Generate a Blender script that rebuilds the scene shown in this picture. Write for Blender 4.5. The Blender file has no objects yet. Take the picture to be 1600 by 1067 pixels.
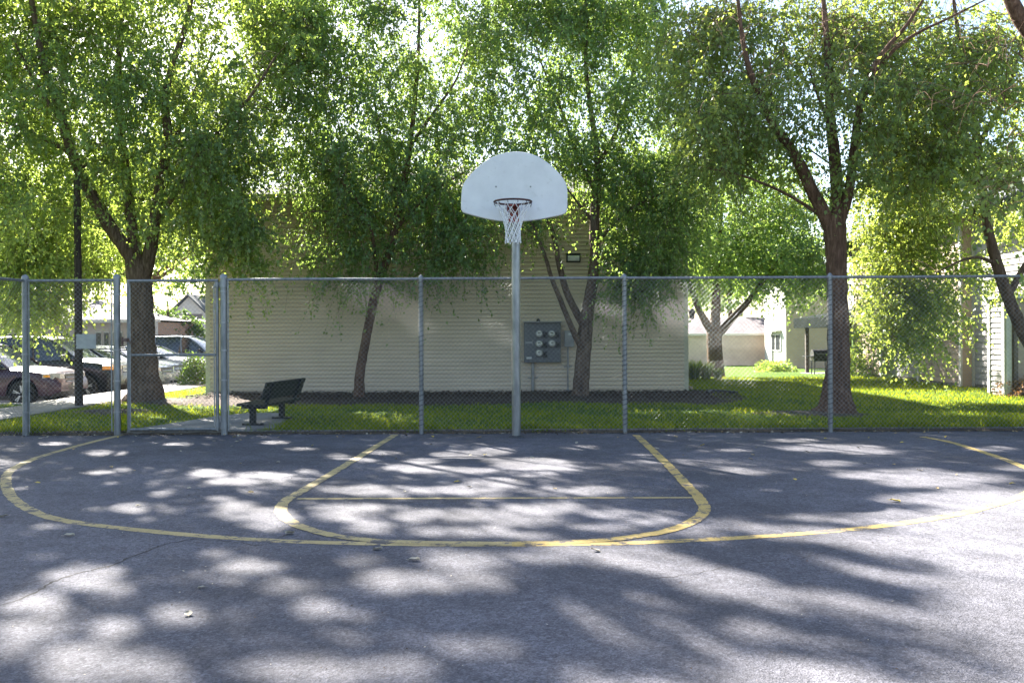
import bpy, bmesh, math, random
import numpy as np
from mathutils import Vector, Matrix

random.seed(7)
RNG = np.random.default_rng(11)
sc = bpy.context.scene
COL = sc.collection
R = math.radians

# ------------------------------------------------------------------ camera model
F, CX, CY, H, ROLL = 1400.0, 800.0, 525.0, 1.452, 0.0047

def unroll(px, py):
    dx, dy = px - CX, py - CY
    return dx - ROLL * dy, dy + ROLL * dx

def W(px, py, d):
    """photo pixel at depth d -> world point"""
    dx, dy = unroll(px, py)
    return Vector((dx / F * d, d, H - dy / F * d))

def G(px, py, zg=0.0):
    """photo pixel on the ground plane z = zg -> world point"""
    dx, dy = unroll(px, py)
    d = F * (H - zg) / dy
    return Vector((dx / F * d, d, zg))

# ------------------------------------------------------------------ materials
MATS = {}

def new_mat(name):
    m = bpy.data.materials.new(name)
    m.use_nodes = True
    nt = m.node_tree
    b = nt.nodes['Principled BSDF']
    MATS[name] = m
    return m, nt, b

def node(nt, typ, **kw):
    n = nt.nodes.new(typ)
    for k, v in kw.items():
        if k in ('operation', 'blend_type', 'data_type', 'feature', 'distance', 'attribute_name', 'wave_type', 'bands_direction', 'noise_dimensions'):
            setattr(n, k, v)
        else:
            n.inputs[k].default_value = v
    return n

def coords(nt, kind='Object', scale=(1, 1, 1)):
    tc = nt.nodes.new('ShaderNodeTexCoord')
    mp = nt.nodes.new('ShaderNodeMapping')
    mp.inputs['Scale'].default_value = scale
    nt.links.new(tc.outputs[kind], mp.inputs['Vector'])
    return mp.outputs['Vector']

def noise(nt, vec, scale, detail=4, rough=0.6, dist=0.0):
    n = node(nt, 'ShaderNodeTexNoise', Scale=scale, Detail=detail, Roughness=rough, Distortion=dist)
    nt.links.new(vec, n.inputs['Vector'])
    return n.outputs['Fac']

def ramp(nt, fac, stops):
    r = nt.nodes.new('ShaderNodeValToRGB')
    e = r.color_ramp.elements
    while len(e) < len(stops):
        e.new(0.5)
    for el, (p, c) in zip(e, stops):
        el.position = p
        el.color = (c, c, c, 1) if isinstance(c, (int, float)) else (*c, 1)
    nt.links.new(fac, r.inputs['Fac'])
    return r.outputs['Color']

def mix(nt, fac, a, b, blend='MIX'):
    m = nt.nodes.new('ShaderNodeMix')
    m.data_type = 'RGBA'
    m.blend_type = blend
    for sock, v in ((m.inputs[0], fac), (m.inputs[6], a), (m.inputs[7], b)):
        if hasattr(v, 'links'):
            nt.links.new(v, sock)
        elif isinstance(v, (int, float)):
            sock.default_value = v
        else:
            sock.default_value = (*v, 1)
    return m.outputs[2]

def bump(nt, bsdf, height, strength=0.3, dist=0.01):
    b = node(nt, 'ShaderNodeBump', Strength=strength, Distance=dist)
    nt.links.new(height, b.inputs['Height'])
    nt.links.new(b.outputs['Normal'], bsdf.inputs['Normal'])

def simple(name, c1, c2=None, scale=8, rough=0.6, metal=0.0, bstr=0.0, bscale=60, bdist=0.01, aniso=(1, 1, 1), lo=0.35, hi=0.65, spec=None, detail=5):
    m, nt, b = new_mat(name)
    v = coords(nt, 'Object', aniso)
    if c2 is None:
        c2 = tuple(x * 0.8 for x in c1)
    n = noise(nt, v, scale, detail)
    nt.links.new(ramp(nt, n, [(lo, c1), (hi, c2)]), b.inputs['Base Color'])
    b.inputs['Roughness'].default_value = rough
    b.inputs['Metallic'].default_value = metal
    if spec is not None:
        b.inputs['Specular IOR Level'].default_value = spec
    if bstr:
        bump(nt, b, noise(nt, v, bscale, 5), bstr, bdist)
    return m

def asphalt(name, base, fine=180, tint=(1, 1, 1), patch=0.18):
    m, nt, b = new_mat(name)
    v = coords(nt, 'Object')
    n1 = noise(nt, v, 0.40, 7, 0.66)
    n2 = noise(nt, v, 4.0, 6, 0.72)
    vo = node(nt, 'ShaderNodeTexVoronoi', Scale=fine)
    nt.links.new(v, vo.inputs['Vector'])
    vb = node(nt, 'ShaderNodeTexVoronoi', Scale=fine * 0.45)
    nt.links.new(v, vb.inputs['Vector'])
    n3 = noise(nt, v, fine * 0.30, 4, 0.75)
    n4 = noise(nt, v, 1.3, 8, 0.75)
    lo = tuple(base * (1 - patch) * t for t in tint)
    hi = tuple(base * (1 + patch) * t for t in tint)
    c = ramp(nt, n1, [(0.40, lo), (0.60, hi)])
    c = mix(nt, 0.7, c, ramp(nt, n2, [(0.3, 0.70), (0.7, 1.28)]), 'MULTIPLY')
    c = mix(nt, 1.0, c, ramp(nt, vo.outputs['Color'], [(0.08, 0.64), (0.5, 0.98), (0.94, 1.36)]), 'MULTIPLY')
    c = mix(nt, 0.8, c, ramp(nt, vb.outputs['Color'], [(0.1, 0.70), (0.9, 1.30)]), 'MULTIPLY')
    c = mix(nt, ramp(nt, n3, [(0.58, 0.0), (0.68, 0.8)]), c, tuple(base * 0.34 * t for t in tint))
    c = mix(nt, ramp(nt, n4, [(0.56, 0.0), (0.68, 0.45)]), c, tuple(base * 0.62 * t for t in tint))
    nt.links.new(c, b.inputs['Base Color'])
    b.inputs['Roughness'].default_value = 0.88
    b.inputs['Specular IOR Level'].default_value = 0.3
    bump(nt, b, mix(nt, 0.5, vo.outputs['Distance'], n3), 0.8, 0.01)
    return m

def paint_line(name, col, wear):
    """worn road paint: flakes away to the asphalt along a noise mask"""
    m, nt, b = new_mat(name)
    v = coords(nt, 'Object')
    n = noise(nt, v, 7.0, 10, 0.80)
    n2 = noise(nt, v, 1.6, 5, 0.65)
    fine = noise(nt, v, 60, 5, 0.8)
    add = nt.nodes.new('ShaderNodeMath'); add.operation = 'MULTIPLY_ADD'
    nt.links.new(n2, add.inputs[0]); add.inputs[1].default_value = 0.30; nt.links.new(n, add.inputs[2])
    c = mix(nt, 0.7, tuple(col), ramp(nt, n2, [(0.3, 0.74), (0.7, 1.15)]), 'MULTIPLY')
    c = mix(nt, 0.9, c, ramp(nt, fine, [(0.3, 0.62), (0.7, 1.15)]), 'MULTIPLY')
    mask = ramp(nt, add.outputs[0], [(wear + 0.15, 0.0), (wear + 0.20, 0.95)])
    nt.links.new(mix(nt, mask, c, (0.085, 0.08, 0.085)), b.inputs['Base Color'])
    b.inputs['Roughness'].default_value = 0.8
    bump(nt, b, fine, 0.5, 0.005)
    return m

def leafmat(name, dark, light, trans, gloss=0.45, tw=0.5, spec=0.5):
    m, nt, b = new_mat(name)
    a = nt.nodes.new('ShaderNodeAttribute')
    a.attribute_name = 'var'
    c = ramp(nt, a.outputs['Fac'], [(0.0, dark), (0.75, light), (0.93, light), (1.0, tuple(min(1, x) for x in (light[0] * 2.2, light[1] * 1.5, light[2] * .9)))])
    t = ramp(nt, a.outputs['Fac'], [(0.0, tuple(x * 0.62 for x in trans)), (0.85, trans), (1.0, (trans[0] * 1.5, trans[1] * 1.12, trans[2] * .8))])
    nt.links.new(c, b.inputs['Base Color'])
    b.inputs['Roughness'].default_value = gloss
    b.inputs['Specular IOR Level'].default_value = spec
    tr = nt.nodes.new('ShaderNodeBsdfTranslucent')
    nt.links.new(t, tr.inputs['Color'])
    mx = nt.nodes.new('ShaderNodeMixShader')
    mx.inputs[0].default_value = tw
    nt.links.new(b.outputs[0], mx.inputs[1])
    nt.links.new(tr.outputs[0], mx.inputs[2])
    nt.links.new(mx.outputs[0], nt.nodes['Material Output'].inputs['Surface'])
    return m

def bark(name, c1, c2, c3):
    m, nt, b = new_mat(name)
    v = coords(nt, 'Object', (9, 9, 1.6))
    v2 = coords(nt, 'Object', (1, 1, 1))
    n = noise(nt, v, 2.4, 8, 0.7, 0.6)
    n2 = noise(nt, v2, 3.0, 4)
    c = ramp(nt, n, [(0.32, c1), (0.52, c2), (0.72, c3)])
    c = mix(nt, 0.6, c, ramp(nt, n2, [(0.3, 0.6), (0.7, 1.25)]), 'MULTIPLY')
    nt.links.new(c, b.inputs['Base Color'])
    b.inputs['Roughness'].default_value = 0.95
    b.inputs['Specular IOR Level'].default_value = 0.15
    bump(nt, b, n, 1.0, 0.05)
    return m

def glassy(name, col, rough=0.05):
    m, nt, b = new_mat(name)
    v = coords(nt, 'Object')
    nt.links.new(ramp(nt, noise(nt, v, 3), [(0.3, col), (0.7, tuple(x * 1.3 for x in col))]), b.inputs['Base Color'])
    b.inputs['Roughness'].default_value = rough
    b.inputs['Specular IOR Level'].default_value = 0.9
    return m

def carpaint(name, col, metal=0.25, rough=0.36):
    m, nt, b = new_mat(name)
    v = coords(nt, 'Object')
    nt.links.new(ramp(nt, noise(nt, v, 6), [(0.3, col), (0.7, tuple(x * 0.9 for x in col))]), b.inputs['Base Color'])
    b.inputs['Metallic'].default_value = metal
    b.inputs['Roughness'].default_value = rough
    b.inputs['Coat Weight'].default_value = 0.35
    b.inputs['Coat Roughness'].default_value = 0.05
    return m

def shingles(name, c1, c2):
    m, nt, b = new_mat(name)
    v = coords(nt, 'Object')
    br = node(nt, 'ShaderNodeTexBrick', Scale=1.0)
    br.inputs['Color1'].default_value = (*c1, 1)
    br.inputs['Color2'].default_value = (*c2, 1)
    br.inputs['Mortar'].default_value = (*[x * .5 for x in c1], 1)
    br.inputs['Mortar Size'].default_value = 0.012
    br.inputs['Brick Width'].default_value = 0.32
    br.inputs['Row Height'].default_value = 0.15
    nt.links.new(v, br.inputs['Vector'])
    c = mix(nt, 0.6, br.outputs['Color'], ramp(nt, noise(nt, v, 1.4, 5), [(0.3, .75), (0.7, 1.2)]), 'MULTIPLY')
    nt.links.new(c, b.inputs['Base Color'])
    b.inputs['Roughness'].default_value = 0.9
    return m

# ------------------------------------------------------------------ mesh helpers
class MB:
    """collects shapes into one mesh"""
    def __init__(s):
        s.v, s.f, s.m = [], [], []
    def add(s, verts, faces, mi=0):
        o = len(s.v)
        s.v += [tuple(p) for p in verts]
        s.f += [tuple(i + o for i in f) for f in faces]
        s.m += [mi] * len(faces)
        return s
    def box(s, c, size, mi=0, rz=0.0, M=None):
        x, y, z = (k / 2 for k in size)
        P = [Vector(p) for p in ((-x, -y, -z), (x, -y, -z), (x, y, -z), (-x, y, -z), (-x, -y, z), (x, -y, z), (x, y, z), (-x, y, z))]
        if M is not None:
            P = [M @ p for p in P]
        if rz:
            q = Matrix.Rotation(rz, 3, 'Z')
            P = [q @ p for p in P]
        c = Vector(c)
        return s.add([p + c for p in P], [(0, 3, 2, 1), (4, 5, 6, 7), (0, 1, 5, 4), (1, 2, 6, 5), (2, 3, 7, 6), (3, 0, 4, 7)], mi)
    def tube(s, pts, rad, n=8, mi=0, cap=True, closed=False):
        pts = [Vector(p) for p in pts]
        if not isinstance(rad, (list, tuple)):
            rad = [rad] * len(pts)
        N = len(pts)
        o = len(s.v)
        up = None
        for i, p in enumerate(pts):
            if closed:
                t = pts[(i + 1) % N] - pts[i - 1]
            else:
                t = pts[min(i + 1, N - 1)] - pts[max(i - 1, 0)]
            if t.length < 1e-9:
                t = Vector((0, 0, 1))
            t.normalize()
            if up is None:
                up = Vector((1, 0, 0)) if abs(t.x) < 0.9 else Vector((0, 1, 0))
            a = up - t * up.dot(t)
            if a.length < 1e-6:
                a = t.orthogonal()
            a.normalize()
            up = a
            b = t.cross(a)
            for k in range(n):
                an = 2 * math.pi * k / n
                s.v.append(tuple(p + (a * math.cos(an) + b * math.sin(an)) * rad[i]))
        rings = N if closed else N - 1
        for i in range(rings):
            j = (i + 1) % N
            for k in range(n):
                s.f.append((o + i * n + k, o + i * n + (k + 1) % n, o + j * n + (k + 1) % n, o + j * n + k))
                s.m.append(mi)
        if cap and not closed:
            s.f.append(tuple(o + k for k in range(n))[::-1]); s.m.append(mi)
            s.f.append(tuple(o + (N - 1) * n + k for k in range(n))); s.m.append(mi)
        return s
    def disc(s, c, axis, r, depth, n=20, mi=0):
        c, axis = Vector(c), Vector(axis).normalized()
        return s.tube([c - axis * depth / 2, c + axis * depth / 2], r, n, mi)
    def lathe(s, c, axis, prof, n=20, mi=0, cap=True):
        """profile (offset along axis, radius)"""
        c, axis = Vector(c), Vector(axis).normalized()
        return s.tube([c + axis * a for a, r in prof], [max(r, 1e-4) for a, r in prof], n, mi, cap)
    def build(s, name, mats, parent=None, smooth=False, bevel=0.0):
        me = bpy.data.meshes.new(name)
        me.from_pydata(s.v, [], s.f)
        if not isinstance(mats, (list, tuple)):
            mats = [mats]
        for m in mats:
            me.materials.append(m)
        if len(mats) > 1:
            me.polygons.foreach_set('material_index', s.m)
        me.validate()
        bm = bmesh.new(); bm.from_mesh(me)
        bmesh.ops.recalc_face_normals(bm, faces=bm.faces)
        bm.to_mesh(me); bm.free()
        if smooth:
            me.polygons.foreach_set('use_smooth', [True] * len(me.polygons))
            me.update()
        o = bpy.data.objects.new(name, me)
        COL.objects.link(o)
        if bevel:
            b = o.modifiers.new('b', 'BEVEL')
            b.width = bevel; b.segments = 2; b.limit_method = 'ANGLE'; b.angle_limit = R(40)
        if smooth:
            try:
                w = o.modifiers.new('w', 'EDGE_SPLIT'); w.split_angle = R(42)
            except Exception:
                pass
        if parent is not None:
            o.parent = parent
            o.matrix_parent_inverse = Matrix.Identity(4)
            o.matrix_basis = Matrix.Translation(-Vector(parent.location)) if not parent.get('_local') else Matrix.Identity(4)
        return o

def tag(o, label=None, cat=None, group=None, kind=None):
    if label: o['label'] = label
    if cat: o['category'] = cat
    if group: o['group'] = group
    if kind: o['kind'] = kind
    return o

def thing(name, label, cat, loc=(0, 0, 0), group=None, local=False, rz=0.0):
    """Empty at a thing's base; parts given in world coordinates unless local"""
    o = bpy.data.objects.new(name, None)
    COL.objects.link(o)
    o.location = loc
    o.rotation_euler = (0, 0, rz)
    o.empty_display_size = 0.2
    if local:
        o['_local'] = 1
    return tag(o, label, cat, group)

def finish_parts(root):
    """sub-parts: parent offsets"""
    pass

def sub(o, parent):
    """make o a sub-part of the part `parent` (both built in the same frame)"""
    o.parent = parent
    o.matrix_parent_inverse = Matrix.Identity(4)
    o.matrix_basis = Matrix.Identity(4)
    return o

def struct(o):
    o['kind'] = 'structure'
    return o

def np_mesh(name, verts, faces4, mats, parent=None, matidx=None, var=None, smooth=False):
    """fast mesh of quads (or triangles) from numpy"""
    me = bpy.data.meshes.new(name)
    nv, nf, k = len(verts), len(faces4), faces4.shape[1]
    me.vertices.add(nv)
    me.vertices.foreach_set('co', np.ascontiguousarray(verts, np.float32).ravel())
    me.loops.add(nf * k)
    me.loops.foreach_set('vertex_index', np.ascontiguousarray(faces4, np.int32).ravel())
    me.polygons.add(nf)
    me.polygons.foreach_set('loop_start', np.arange(0, nf * k, k, dtype=np.int32))
    me.polygons.foreach_set('loop_total', np.full(nf, k, np.int32))
    for m in (mats if isinstance(mats, (list, tuple)) else [mats]):
        me.materials.append(m)
    if matidx is not None:
        me.polygons.foreach_set('material_index', np.ascontiguousarray(matidx, np.int32))
    me.update(calc_edges=True)
    if var is not None:
        at = me.attributes.new('var', 'FLOAT', 'FACE')
        at.data.foreach_set('value', np.ascontiguousarray(var, np.float32))
    if smooth:
        me.polygons.foreach_set('use_smooth', np.ones(nf, bool))
    o = bpy.data.objects.new(name, me)
    COL.objects.link(o)
    if parent is not None:
        o.parent = parent
        o.matrix_basis = Matrix.Translation(-Vector(parent.location))
    return o

def smoothpath(pts, step=0.15):
    """Catmull-Rom resample of (x,y,z,r) rows"""
    P = np.array(pts, float)
    if len(P) < 3:
        n = max(2, int(np.linalg.norm(P[1, :3] - P[0, :3]) / step) + 1)
        t = np.linspace(0, 1, n)[:, None]
        return P[0] * (1 - t) + P[1] * t
    Q = np.vstack([2 * P[0] - P[1], P, 2 * P[-1] - P[-2]])
    out = []
    for i in range(1, len(Q) - 2):
        p0, p1, p2, p3 = Q[i - 1], Q[i], Q[i + 1], Q[i + 2]
        n = max(2, int(np.linalg.norm(p2[:3] - p1[:3]) / step))
        for t in np.linspace(0, 1, n, endpoint=False):
            out.append(0.5 * ((2 * p1) + (-p0 + p2) * t + (2 * p0 - 5 * p1 + 4 * p2 - p3) * t * t + (-p0 + 3 * p1 - 3 * p2 + p3) * t ** 3))
    out.append(P[-1])
    out = np.array(out)
    out[:, 3] = np.maximum(out[:, 3], 0.004)
    return out
# ------------------------------------------------------------------ palette
ASPH = asphalt('court_asphalt', 0.103, 105, (0.965, 0.95, 1.10), 0.22)
LOT = asphalt('lot_asphalt', 0.15, 60, (1.0, 0.98, 0.98), 0.2)
YEL = paint_line('yellow_paint', (0.52, 0.37, 0.115), 0.515)
CREAM = paint_line('faded_yellow_paint', (0.47, 0.365, 0.165), 0.515)
GALV = simple('galvanised_steel', (0.16, 0.166, 0.172), (0.28, 0.286, 0.29), 14, 0.5, 0.55, 0.1, 60, 0.002, (1, 1, 0.25))
GALVP = simple('galvanised_pole', (0.13, 0.14, 0.155), (0.30, 0.315, 0.33), 5, 0.36, 0.75, 0.08, 40, 0.002, (1, 1, 0.3))
WIRE = simple('wire', (0.22, 0.225, 0.23), (0.34, 0.345, 0.35), 20, 0.5, 0.5)
SHADE_SPIRAL = simple('mesh_shade_spiral', (0.05, 0.055, 0.065), (0.09, 0.095, 0.105), 20, 0.6, 0.3)
CONC = simple('concrete', (0.14, 0.136, 0.128), (0.25, 0.24, 0.225), 2.2, 0.9, 0, 0.3, 70, 0.006, detail=8)
KERBC = simple('kerb_concrete', (0.26, 0.25, 0.23), (0.40, 0.38, 0.35), 3, 0.9, 0, 0.4, 40, 0.01, detail=8)
BLACK = simple('black_plastic', (0.012, 0.012, 0.013), (0.03, 0.03, 0.03), 12, 0.5)
DARKMETAL = simple('dark_metal', (0.018, 0.02, 0.024), (0.045, 0.048, 0.055), 10, 0.55, 0.2, 0.1, 60, .003)
WHITEP = simple('white_paint', (0.66, 0.66, 0.65), (0.78, 0.78, 0.77), 4, 0.6)

# ------------------------------------------------------------------ terrain
def zground(x, y):
    x = np.asarray(x, float); y = np.asarray(y, float)
    def sm(a, b, t):
        u = np.clip((t - a) / (b - a), 0, 1)
        return u * u * (3 - 2 * u)
    z = 0.03 - 0.68 * sm(28, 56, y)
    z = z + 0.035 * np.sin(x * 0.9 + 1.3) * np.sin(y * 0.7) * sm(14.5, 17, y) * (1 - sm(21.0, 22.2, y)) * (x > -8)
    court = (y < 13.50) & (x > -7.95)
    z = np.where(court, -0.07, z)
    lot = (x < -10.35) & (y > 19.4)
    z = np.where(lot, -0.42, z)
    return z

def grid_axis(parts):
    out = []
    for a, b, n in parts:
        out += list(np.linspace(a, b, n, endpoint=False))
    out.append(parts[-1][1])
    return np.array(out)

gx = grid_axis([(-500, -60, 12), (-60, -12, 24), (-12, -10.36, 8), (-10.36, -10.34, 1), (-10.34, -7.96, 12), (-7.96, -7.94, 1), (-7.94, 16, 110), (16, 60, 22), (60, 500, 14)])
gy = grid_axis([(-60, 0, 12), (0, 13.49, 20), (13.49, 13.51, 1), (13.51, 19.39, 36), (19.39, 19.41, 1), (19.41, 30, 52), (30, 64, 34), (64, 120, 14), (120, 900, 14)])
XX, YY = np.meshgrid(gx, gy)
ZZ = zground(XX, YY)
vv = np.stack([XX.ravel(), YY.ravel(), ZZ.ravel()], 1)
nx_, ny_ = len(gx), len(gy)
ii = (np.arange(ny_ - 1)[:, None] * nx_ + np.arange(nx_ - 1)[None]).ravel()
ff = np.stack([ii, ii + 1, ii + nx_ + 1, ii + nx_], 1)

def lawn_material():
    m, nt, b = new_mat('lawn_turf')
    v = coords(nt, 'Object')
    a = noise(nt, v, 0.45, 6, 0.65)
    f = noise(nt, v, 34, 5, 0.8)
    s = noise(nt, coords(nt, 'Object', (1, 0.35, 1)), 9, 5, 0.7)
    c = ramp(nt, a, [(0.3, (0.085, 0.14, 0.025)), (0.55, (0.09, 0.155, 0.018)), (0.75, (0.13, 0.18, 0.03))])
    c = mix(nt, 0.75, c, ramp(nt, f, [(0.25, 0.42), (0.75, 1.5)]), 'MULTIPLY')
    c = mix(nt, 0.6, c, ramp(nt, s, [(0.3, 0.6), (0.7, 1.3)]), 'MULTIPLY')
    bare = noise(nt, v, 1.1, 6, 0.7)
    c = mix(nt, ramp(nt, bare, [(0.64, 0.0), (0.74, 0.7)]), c, (0.12, 0.085, 0.05))
    nt.links.new(c, b.inputs['Base Color'])
    b.inputs['Roughness'].default_value = 0.95
    b.inputs['Specular IOR Level'].default_value = 0.1
    bump(nt, b, f, 1.0, 0.05)
    return m
LAWN = lawn_material()
struct(np_mesh('lawn', vv, ff, LAWN, smooth=True))

# court: one asphalt sheet with an irregular outer edge along the fence
mb = MB()
edge = []
for i in range(0, 181):
    x = -7.9 + i * 0.27
    edge.append((x, 13.42 + 0.035 * math.sin(x * 3.1) + 0.03 * math.sin(x * 7.7 + 1) + random.uniform(-.02, .02)))
o_ = 0
top = [(x, y, 0.0) for x, y in edge]
bot = [(x, y + 0.03, -0.09) for x, y in edge]
back = [(x, -25.0, 0.0) for x, y in edge]
n = len(edge)
mb.add(back + top + bot, [(i, i + 1, n + i + 1, n + i) for i in range(n - 1)] + [(n + i, n + i + 1, 2 * n + i + 1, 2 * n + i) for i in range(n - 1)])
court = struct(mb.build('basketball_court', ASPH))

def ribbon(name, pxs, width, z, mat, step=0.06, jitter=0.006, ends=None):
    """painted line: photo pixels back-projected on the court, then a flat sheet"""
    pts = [(*G(px, py)[:2], 0.0, 0.01) for px, py in pxs]
    P = smoothpath(pts, step)[:, :2]
    mb = MB()
    L, Rr = [], []
    for i in range(len(P)):
        t = P[min(i + 1, len(P) - 1)] - P[max(i - 1, 0)]
        t = t / (np.linalg.norm(t) + 1e-9)
        nrm = np.array([-t[1], t[0]])
        L.append((*(P[i] + nrm * (width / 2 + random.uniform(-jitter, jitter))), z))
        Rr.append((*(P[i] - nrm * (width / 2 + random.uniform(-jitter, jitter))), z))
    k = len(P)
    mb.add(L + Rr, [(i, i + 1, k + i + 1, k + i) for i in range(k - 1)])
    o = mb.build(name, mat)
    o.parent = court
    return o

three_l = [(205, 676.2), (148, 689.6), (89, 705.6), (53, 717), (25, 729.7), (11.5, 741), (9, 755.5), (16, 773), (34, 788.5), (59, 802), (92.6, 811.6), (142.5, 819.5), (220, 828.2), (320, 837.5), (450, 845.5), (600, 849.6), (700, 850.8), (800, 850.8)]
three_r = [(800, 850.8), (900, 850), (1000, 847.5), (1100, 843), (1225, 835.5), (1365, 823), (1475, 807), (1550, 790), (1600, 773), (1628, 757), (1630, 744), (1600, 729.7), (1576, 720), (1549, 710.5), (1519, 701), (1487, 691.2), (1440.6, 682.2)]
key_l = [(618, 679.2), (573, 706.5), (543, 725), (505.5, 747.5), (466, 770.6), (448.5, 780.8), (439.5, 791), (440, 802), (452, 813.6), (474, 824.2), (509, 834.2), (544.7, 840.6), (594.5, 845.4), (640, 847.4), (720, 849), (800, 849.4)]
key_r = [(800, 849.4), (880, 847.6), (960, 842.6), (995.6, 837.6), (1036.6, 831), (1070.5, 820.4), (1091, 809.5), (1100.7, 799), (1099, 789), (1090, 775), (1074, 759), (1049, 732), (1019, 703), (994, 680)]
ribbon('three_point_line', three_l, 0.10, 0.002, CREAM)
ribbon('three_point_line', three_r, 0.10, 0.002, YEL)
ribbon('key_line', key_l, 0.105, 0.0045, CREAM)
ribbon('key_line', key_r, 0.105, 0.0045, YEL)
ribbon('free_throw_line', [(464, 779.2), (620, 778.8), (780, 778.2), (940, 777.8), (1082, 777.4)], 0.065, 0.0025, CREAM)

CRK = simple('crack_filler', (0.022, 0.02, 0.02), (0.05, 0.045, 0.042), 30, 0.95)
def crack(pxs, w):
    pts = [(*G(px, py)[:2], 0.0, 0.01) for px, py in pxs]
    P = smoothpath(pts, 0.035)[:, :2]
    P = P + RNG.normal(0, 0.008, P.shape)
    mb = MB(); L, Q = [], []
    for i in range(len(P)):
        t = P[min(i + 1, len(P) - 1)] - P[max(i - 1, 0)]
        t /= np.linalg.norm(t) + 1e-9
        nr = np.array([-t[1], t[0]])
        ww = w * random.uniform(0.3, 1.2)
        L.append((*(P[i] + nr * ww), 0.0013)); Q.append((*(P[i] - nr * ww), 0.0013))
    k = len(P)
    mb.add(L + Q, [(i, i + 1, k + i + 1, k + i) for i in range(k - 1)])
    o = mb.build('crack', CRK); o.parent = court
crack([(-20, 952), (20, 939), (60, 923), (90, 906), (130, 893), (170, 884), (220, 864), (260, 850), (300, 842)], 0.010)
crack([(1004, 905), (1080, 897), (1160, 880), (1250, 872), (1330, 851)], .0035)
crack([(300, 842), (360, 846), (400, 851), (424, 848), (436, 840), (452, 834)], 0.006)

# earth rim between asphalt and lawn
DIRT = simple('edge_soil', (0.05, 0.04, 0.03), (0.13, 0.10, 0.07), 9, 0.98, 0, 0.9, 60, 0.03, detail=8)
mb = MB()
xs = np.arange(-7.9, 30, 0.12)
rows = []
for k, (dy, dz) in enumerate(((-0.03, 0.004), (0.05, 0.03), (0.13, 0.045), (0.24, 0.036))):
    rows.append([(x, 13.42 + dy + 0.035 * math.sin(x * 3.1) + random.uniform(-.025, .025), dz + random.uniform(-.008, .012) * (k > 0)) for x in xs])
n = len(xs)
mb.add([p for r in rows for p in r], [(k * n + i, k * n + i + 1, (k + 1) * n + i + 1, (k + 1) * n + i) for k in range(3) for i in range(n - 1)])
struct(mb.build('soil_strip', DIRT, smooth=True))

# mulch bed along the building
MULCH = simple('mulch', (0.035, 0.024, 0.017), (0.10, 0.066, 0.045), 26, 0.98, 0, 1.0, 70, 0.04, detail=8)
bx = np.linspace(-7.6, 5.4, 120); by = np.linspace(18.5, 22.75, 34)
bX, bY = np.meshgrid(bx, by)
bY = bY + np.sin(bX * 1.3) * 0.16 * (22.75 - bY) / 3 + np.where(bX > 4.3, (bX - 4.3) * 0.9 * (22.75 - bY) / 3, 0)
e = np.minimum(1, np.minimum((bY - bY.min(0)) / 0.25, np.minimum((bX + 7.6) / .3, (5.4 - bX) / .3)))
bZ = zground(bX, bY) - 0.03 + 0.05 * np.clip(e, 0, 1) + RNG.normal(0, 0.012, bX.shape)
ii = (np.arange(33)[:, None] * 120 + np.arange(119)[None]).ravel()
struct(np_mesh('mulch_bed', np.stack([bX.ravel(), bY.ravel(), bZ.ravel()], 1), np.stack([ii, ii + 1, ii + 121, ii + 120], 1), MULCH))

# bare ring of earth at the foot of the large trees
def ring(name, c, rx, ry, mat, zadd=0.045):
    mb = MB(); N = 40
    vs = [(c[0], c[1], zground(c[0], c[1]) + zadd + 0.03)]
    for k in range(N):
        a = 2 * math.pi * k / N
        rr = 1 + 0.16 * math.sin(3 * a + c[0]) + random.uniform(-.08, .08)
        for s in (0.6, 1.0):
            x, y = c[0] + math.cos(a) * rx * rr * s, c[1] + math.sin(a) * ry * rr * s
            vs.append((x, y, float(zground(x, y)) + (zadd if s < 1 else -0.01)))
    fs = []
    for k in range(N):
        j = (k + 1) % N
        fs.append((0, 1 + 2 * k, 1 + 2 * j)); fs.append((1 + 2 * k, 2 + 2 * k, 2 + 2 * j, 1 + 2 * j))
    mb.add(vs, fs)
    return struct(mb.build(name, mat, smooth=True))
t4 = W(1308, 652, 16.0)
ring('mulch_ring', (t4.x - 0.35, 15.95), 1.05, 0.62, DIRT)
ring('mulch_ring', (-7.9, 19.6), 1.2, 0.8, DIRT)
ring('mulch_ring', (-7.6, 17.2), 0.8, 0.5, DIRT)

# sidewalk slab beside the lot, kerb, lot
def slab(name, poly, z0, z1, mat):
    mb = MB(); n = len(poly)
    vs = [(x, y, z1) for x, y in poly] + [(x, y, z0) for x, y in poly]
    mb.add(vs, [tuple(range(n))] + [(i, n + i, n + (i + 1) % n, (i + 1) % n) for i in range(n)])
    return struct(mb.build(name, mat))
for i in range(24):
    y0 = 11.0 + i * 1.6
    slab('sidewalk', [(-10.28, y0), (-8.85 - max(0, i - 3) * .02, y0), (-8.85 - max(0, i - 2) * .02, y0 + 1.585), (-10.28, y0 + 1.585)], -0.1, 0.05, CONC)
slab('kerb', [(-10.45, 19.3), (-10.285, 19.3), (-10.285, 60), (-10.45, 60)], -0.4, 0.052, KERBC)
slab('kerb', [(-60, 19.3), (-10.455, 19.3), (-10.455, 19.46), (-60, 19.46)], -0.4, 0.052, KERBC)
mb = MB()
mb.add([(-70, 19.47, -0.30), (-10.46, 19.47, -0.30), (-10.46, 72, -0.30), (-70, 72, -0.30)], [(0, 1, 2, 3)])
struct(mb.build('parking_lot', LOT))
mb = MB()
for k in range(9):
    y = 22.0 + k * 2.9
    mb.add([(-16, y - .05, -0.294), (-11.0, y - .05, -0.294), (-11.0, y + .05, -0.294), (-16, y + .05, -0.294)], [(0, 1, 2, 3)])
struct(mb.build('parking_marking', paint_line('white_paint_line', (.6, .6, .58), .62)))

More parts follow.
